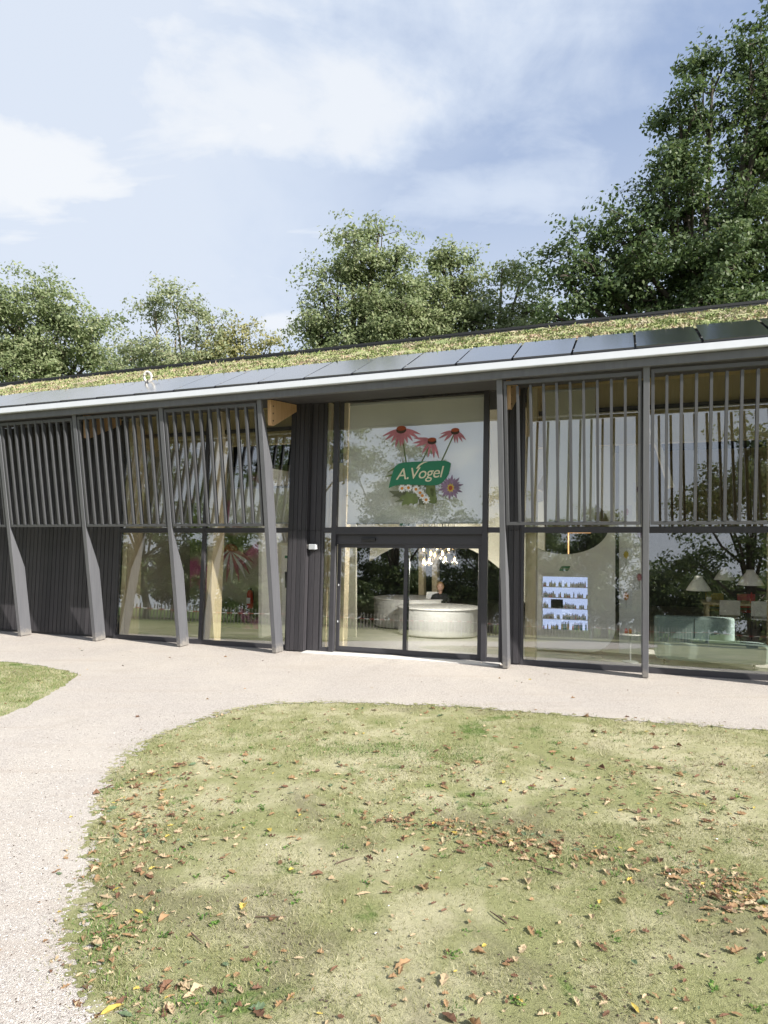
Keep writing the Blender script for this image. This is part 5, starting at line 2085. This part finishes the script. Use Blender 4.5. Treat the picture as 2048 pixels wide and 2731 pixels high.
# the conspicuous yellow one and the big brown ones low in the picture
for x, y, sz, mt, nm in ((-1.36, 3.40, 0.13, 'dead_yellow', 'at the corner where path and lawn meet'), (-1.56, 3.45, 0.09, 'dead_brown', 'lying on the pale gravel'), (-0.62, 3.38, 0.11, 'dead_brown', 'at the near edge of the lawn'),
                         (0.32, 3.62, 0.13, 'dead_tan', 'at the near edge of the lawn'), (0.1, 3.75, 0.12, 'dead_orange', 'lying singly on the open lawn')):
    items.append((9, sz, x, y, nm, mt))
items.sort(key=lambda q: -q[0])
GRP = 'fallen leaves strewn over lawn and path'
for k, (_, size, x, y, nm, mt) in enumerate(items[:300]):
    gi = lr.randrange(9)
    o = link('fallen_leaf', lmesh[(gi, mt)])
    o.location = (x, y, (0.006 if nm == 'lying on the pale gravel' else 0.010))
    o.rotation_euler = (lr.gauss(0, 0.14), lr.gauss(0, 0.12), lr.uniform(0, 6.28))
    o.scale = (size, size * lr.uniform(0.65, 1.0), size * lr.uniform(0.45, 1.15))
    szw = 'tiny' if size < 0.05 else 'small' if size < 0.06 else 'medium' if size < 0.08 else 'large'
    a_ = math.degrees(o.rotation_euler.z) % 360
    tip_ = 'right' if a_ < 45 or a_ > 315 else 'away' if a_ < 135 else 'left' if a_ < 225 else 'forward'
    tag(o, '%s %s %s fallen leaf %s, tip %s' % (szw, SHAPE[gi], COLW[mt], nm, tip_), 'leaf', GRP)
rv, rf, rm = [], [], []
for (_, size, x, y, nm, mt) in items[300:]:
    vs, fs = geos[lr.randrange(9)]
    Mx = Matrix.Translation((x, y, 0.012 if y < 8 else 0.008)) @ Matrix.Rotation(lr.uniform(0, 6.28), 4, 'Z') @ Matrix.Rotation(lr.gauss(0, 0.3), 4, 'X') @ Matrix.Diagonal((size, size, size * lr.uniform(0.5, 1.2), 1))
    b = len(rv)
    rv += [tuple(Mx @ Vector(q)) for q in vs]
    rf += [tuple(b + i for i in f_) for f_ in fs]
    rm += [LM.index(mt)] * len(fs)
b = MB()
b.v, b.f, b.m = rv, rf, rm
o = link('leaf_litter', b.mesh('leaf_litter', LM))
tag(o, 'smaller dead leaves scattered all over the lawn and path', 'leaves', None, 'stuff')

# clods, pebbles and twigs


def octa(b, c, r, mi=0, rz=None):
    k = len(b.v)
    rx, ry, rz_ = r * lr.uniform(0.7, 1.3), r * lr.uniform(0.7, 1.3), r * lr.uniform(0.5, 0.9)
    a = lr.uniform(0, 3)
    ca, sa = math.cos(a), math.sin(a)
    for dx, dy, dz in ((1, 0.1, 0), (0.2, 1, 0.1), (-1, 0, 0.1), (0, -1, 0), (0.1, 0.1, 1), (0, 0, -0.6)):
        X, Y = dx * rx, dy * ry
        b.v.append((c[0] + X * ca - Y * sa, c[1] + X * sa + Y * ca, c[2] + dz * rz_))
    for f_ in ((0, 1, 4), (1, 2, 4), (2, 3, 4), (3, 0, 4), (1, 0, 5), (2, 1, 5), (3, 2, 5), (0, 3, 5)):
        b.f.append(tuple(k + i for i in f_))
        b.m.append(mi)


b = MB()
xs = rs.uniform(-2.3, 3.4, 5200)
ys = 3.1 + 4.6 * rs.rand(5200) ** 1.6
nz = vnoise(xs, ys, 1.3, 15.0)
ip = in_path(xs, ys)
for x, y, q, i_ in zip(xs, ys, nz, ip):
    if i_ or abs(x) > 0.6 * y or lr.random() > 0.22 + 1.1 * q:
        continue
    octa(b, (x, y, 0.004), lr.choice([0.004, 0.005, 0.006, 0.009]) * lr.uniform(0.8, 1.2))
tag(b.build('soil_clods', 'clod', None, fix=False), 'small dark soil crumbs lying on the worn lawn', 'soil', None, 'stuff')
b = MB()
for _ in range(5200):
    y = 3.1 + 6.0 * lr.random() ** 1.8
    x = lr.uniform(-0.62 * y, -0.8)
    octa(b, (x, y, 0.007), lr.choice([0.003, 0.004, 0.005, 0.007]))
PXs = np.array([q[0] for q in b.v[0::6]])
PYs = np.array([q[1] for q in b.v[0::6]])
okp = in_path(PXs, PYs)
b2 = MB()
for i, ok in enumerate(okp):
    if not ok:
        continue
    k = len(b2.v)
    b2.v += b.v[i * 6:i * 6 + 6]
    mi = lr.choices([0, 1, 2], [0.72, 0.04, 0.24])[0]
    for f_ in b.f[i * 8:i * 8 + 8]:
        b2.f.append(tuple(j - i * 6 + k for j in f_))
        b2.m.append(mi)
tag(b2.build('loose_gravel', ['stone_strip', 'pebble_white', 'clod'], None, fix=False), 'loose small stones on the gravel path', 'gravel', None, 'stuff')
wp = [(-0.05, 4.05), (0.03, 4.35), (2.0, 4.75), (0.1, 5.0), (-0.9, 5.2), (0.4, 4.8), (0.95, 6.4), (1.75, 6.6), (2.6, 5.3)]
for k, (x, y) in enumerate(wp):
    b = MB()
    octa(b, (0, 0, 0), lr.uniform(0.009, 0.016))
    o = b.build('white_stone', 'pebble_white', None, bevel=0.003)
    o.location = (x, y, 0.010)
    tag(o, 'small white stone lying in the worn lawn, %s and %s' % ('far left' if x < -0.8 else 'left of centre' if x < 0.2 else 'right of centre' if x < 1.2 else 'far right', 'near the viewer' if y < 4.4 else 'midway' if y < 5.6 else 'far off'), 'stone', 'white stones in the lawn')
for k, (x, y, a, L, lab) in enumerate(((-0.80, 4.22, -0.1, 0.19, 'thin dark twig lying on the lawn near the left path edge'), (-1.15, 4.05, -0.9, 0.16, 'bent brown twig beside the green corner tuft'),
                                       (1.25, 4.75, 2.6, 0.2, 'thin twig on the lawn in front of the leaf drift'), (-0.35, 4.9, 0.5, 0.15, 'short twig in the middle of the worn lawn'), (0.75, 4.15, 2.2, 0.14, 'short twig low on the lawn right of centre'))):
    c, s_ = math.cos(a), math.sin(a)
    o = MB().tube([(0, 0, 0.006), (L * 0.5 * c, L * 0.5 * s_, 0.014), (L * c, L * s_ + 0.02, 0.007)], [0.006, 0.005, 0.003], 5).build('twig', 'twig', None)
    o.location = (x, y, 0.006)
    tag(o, lab, 'twig', 'twigs on the lawn')
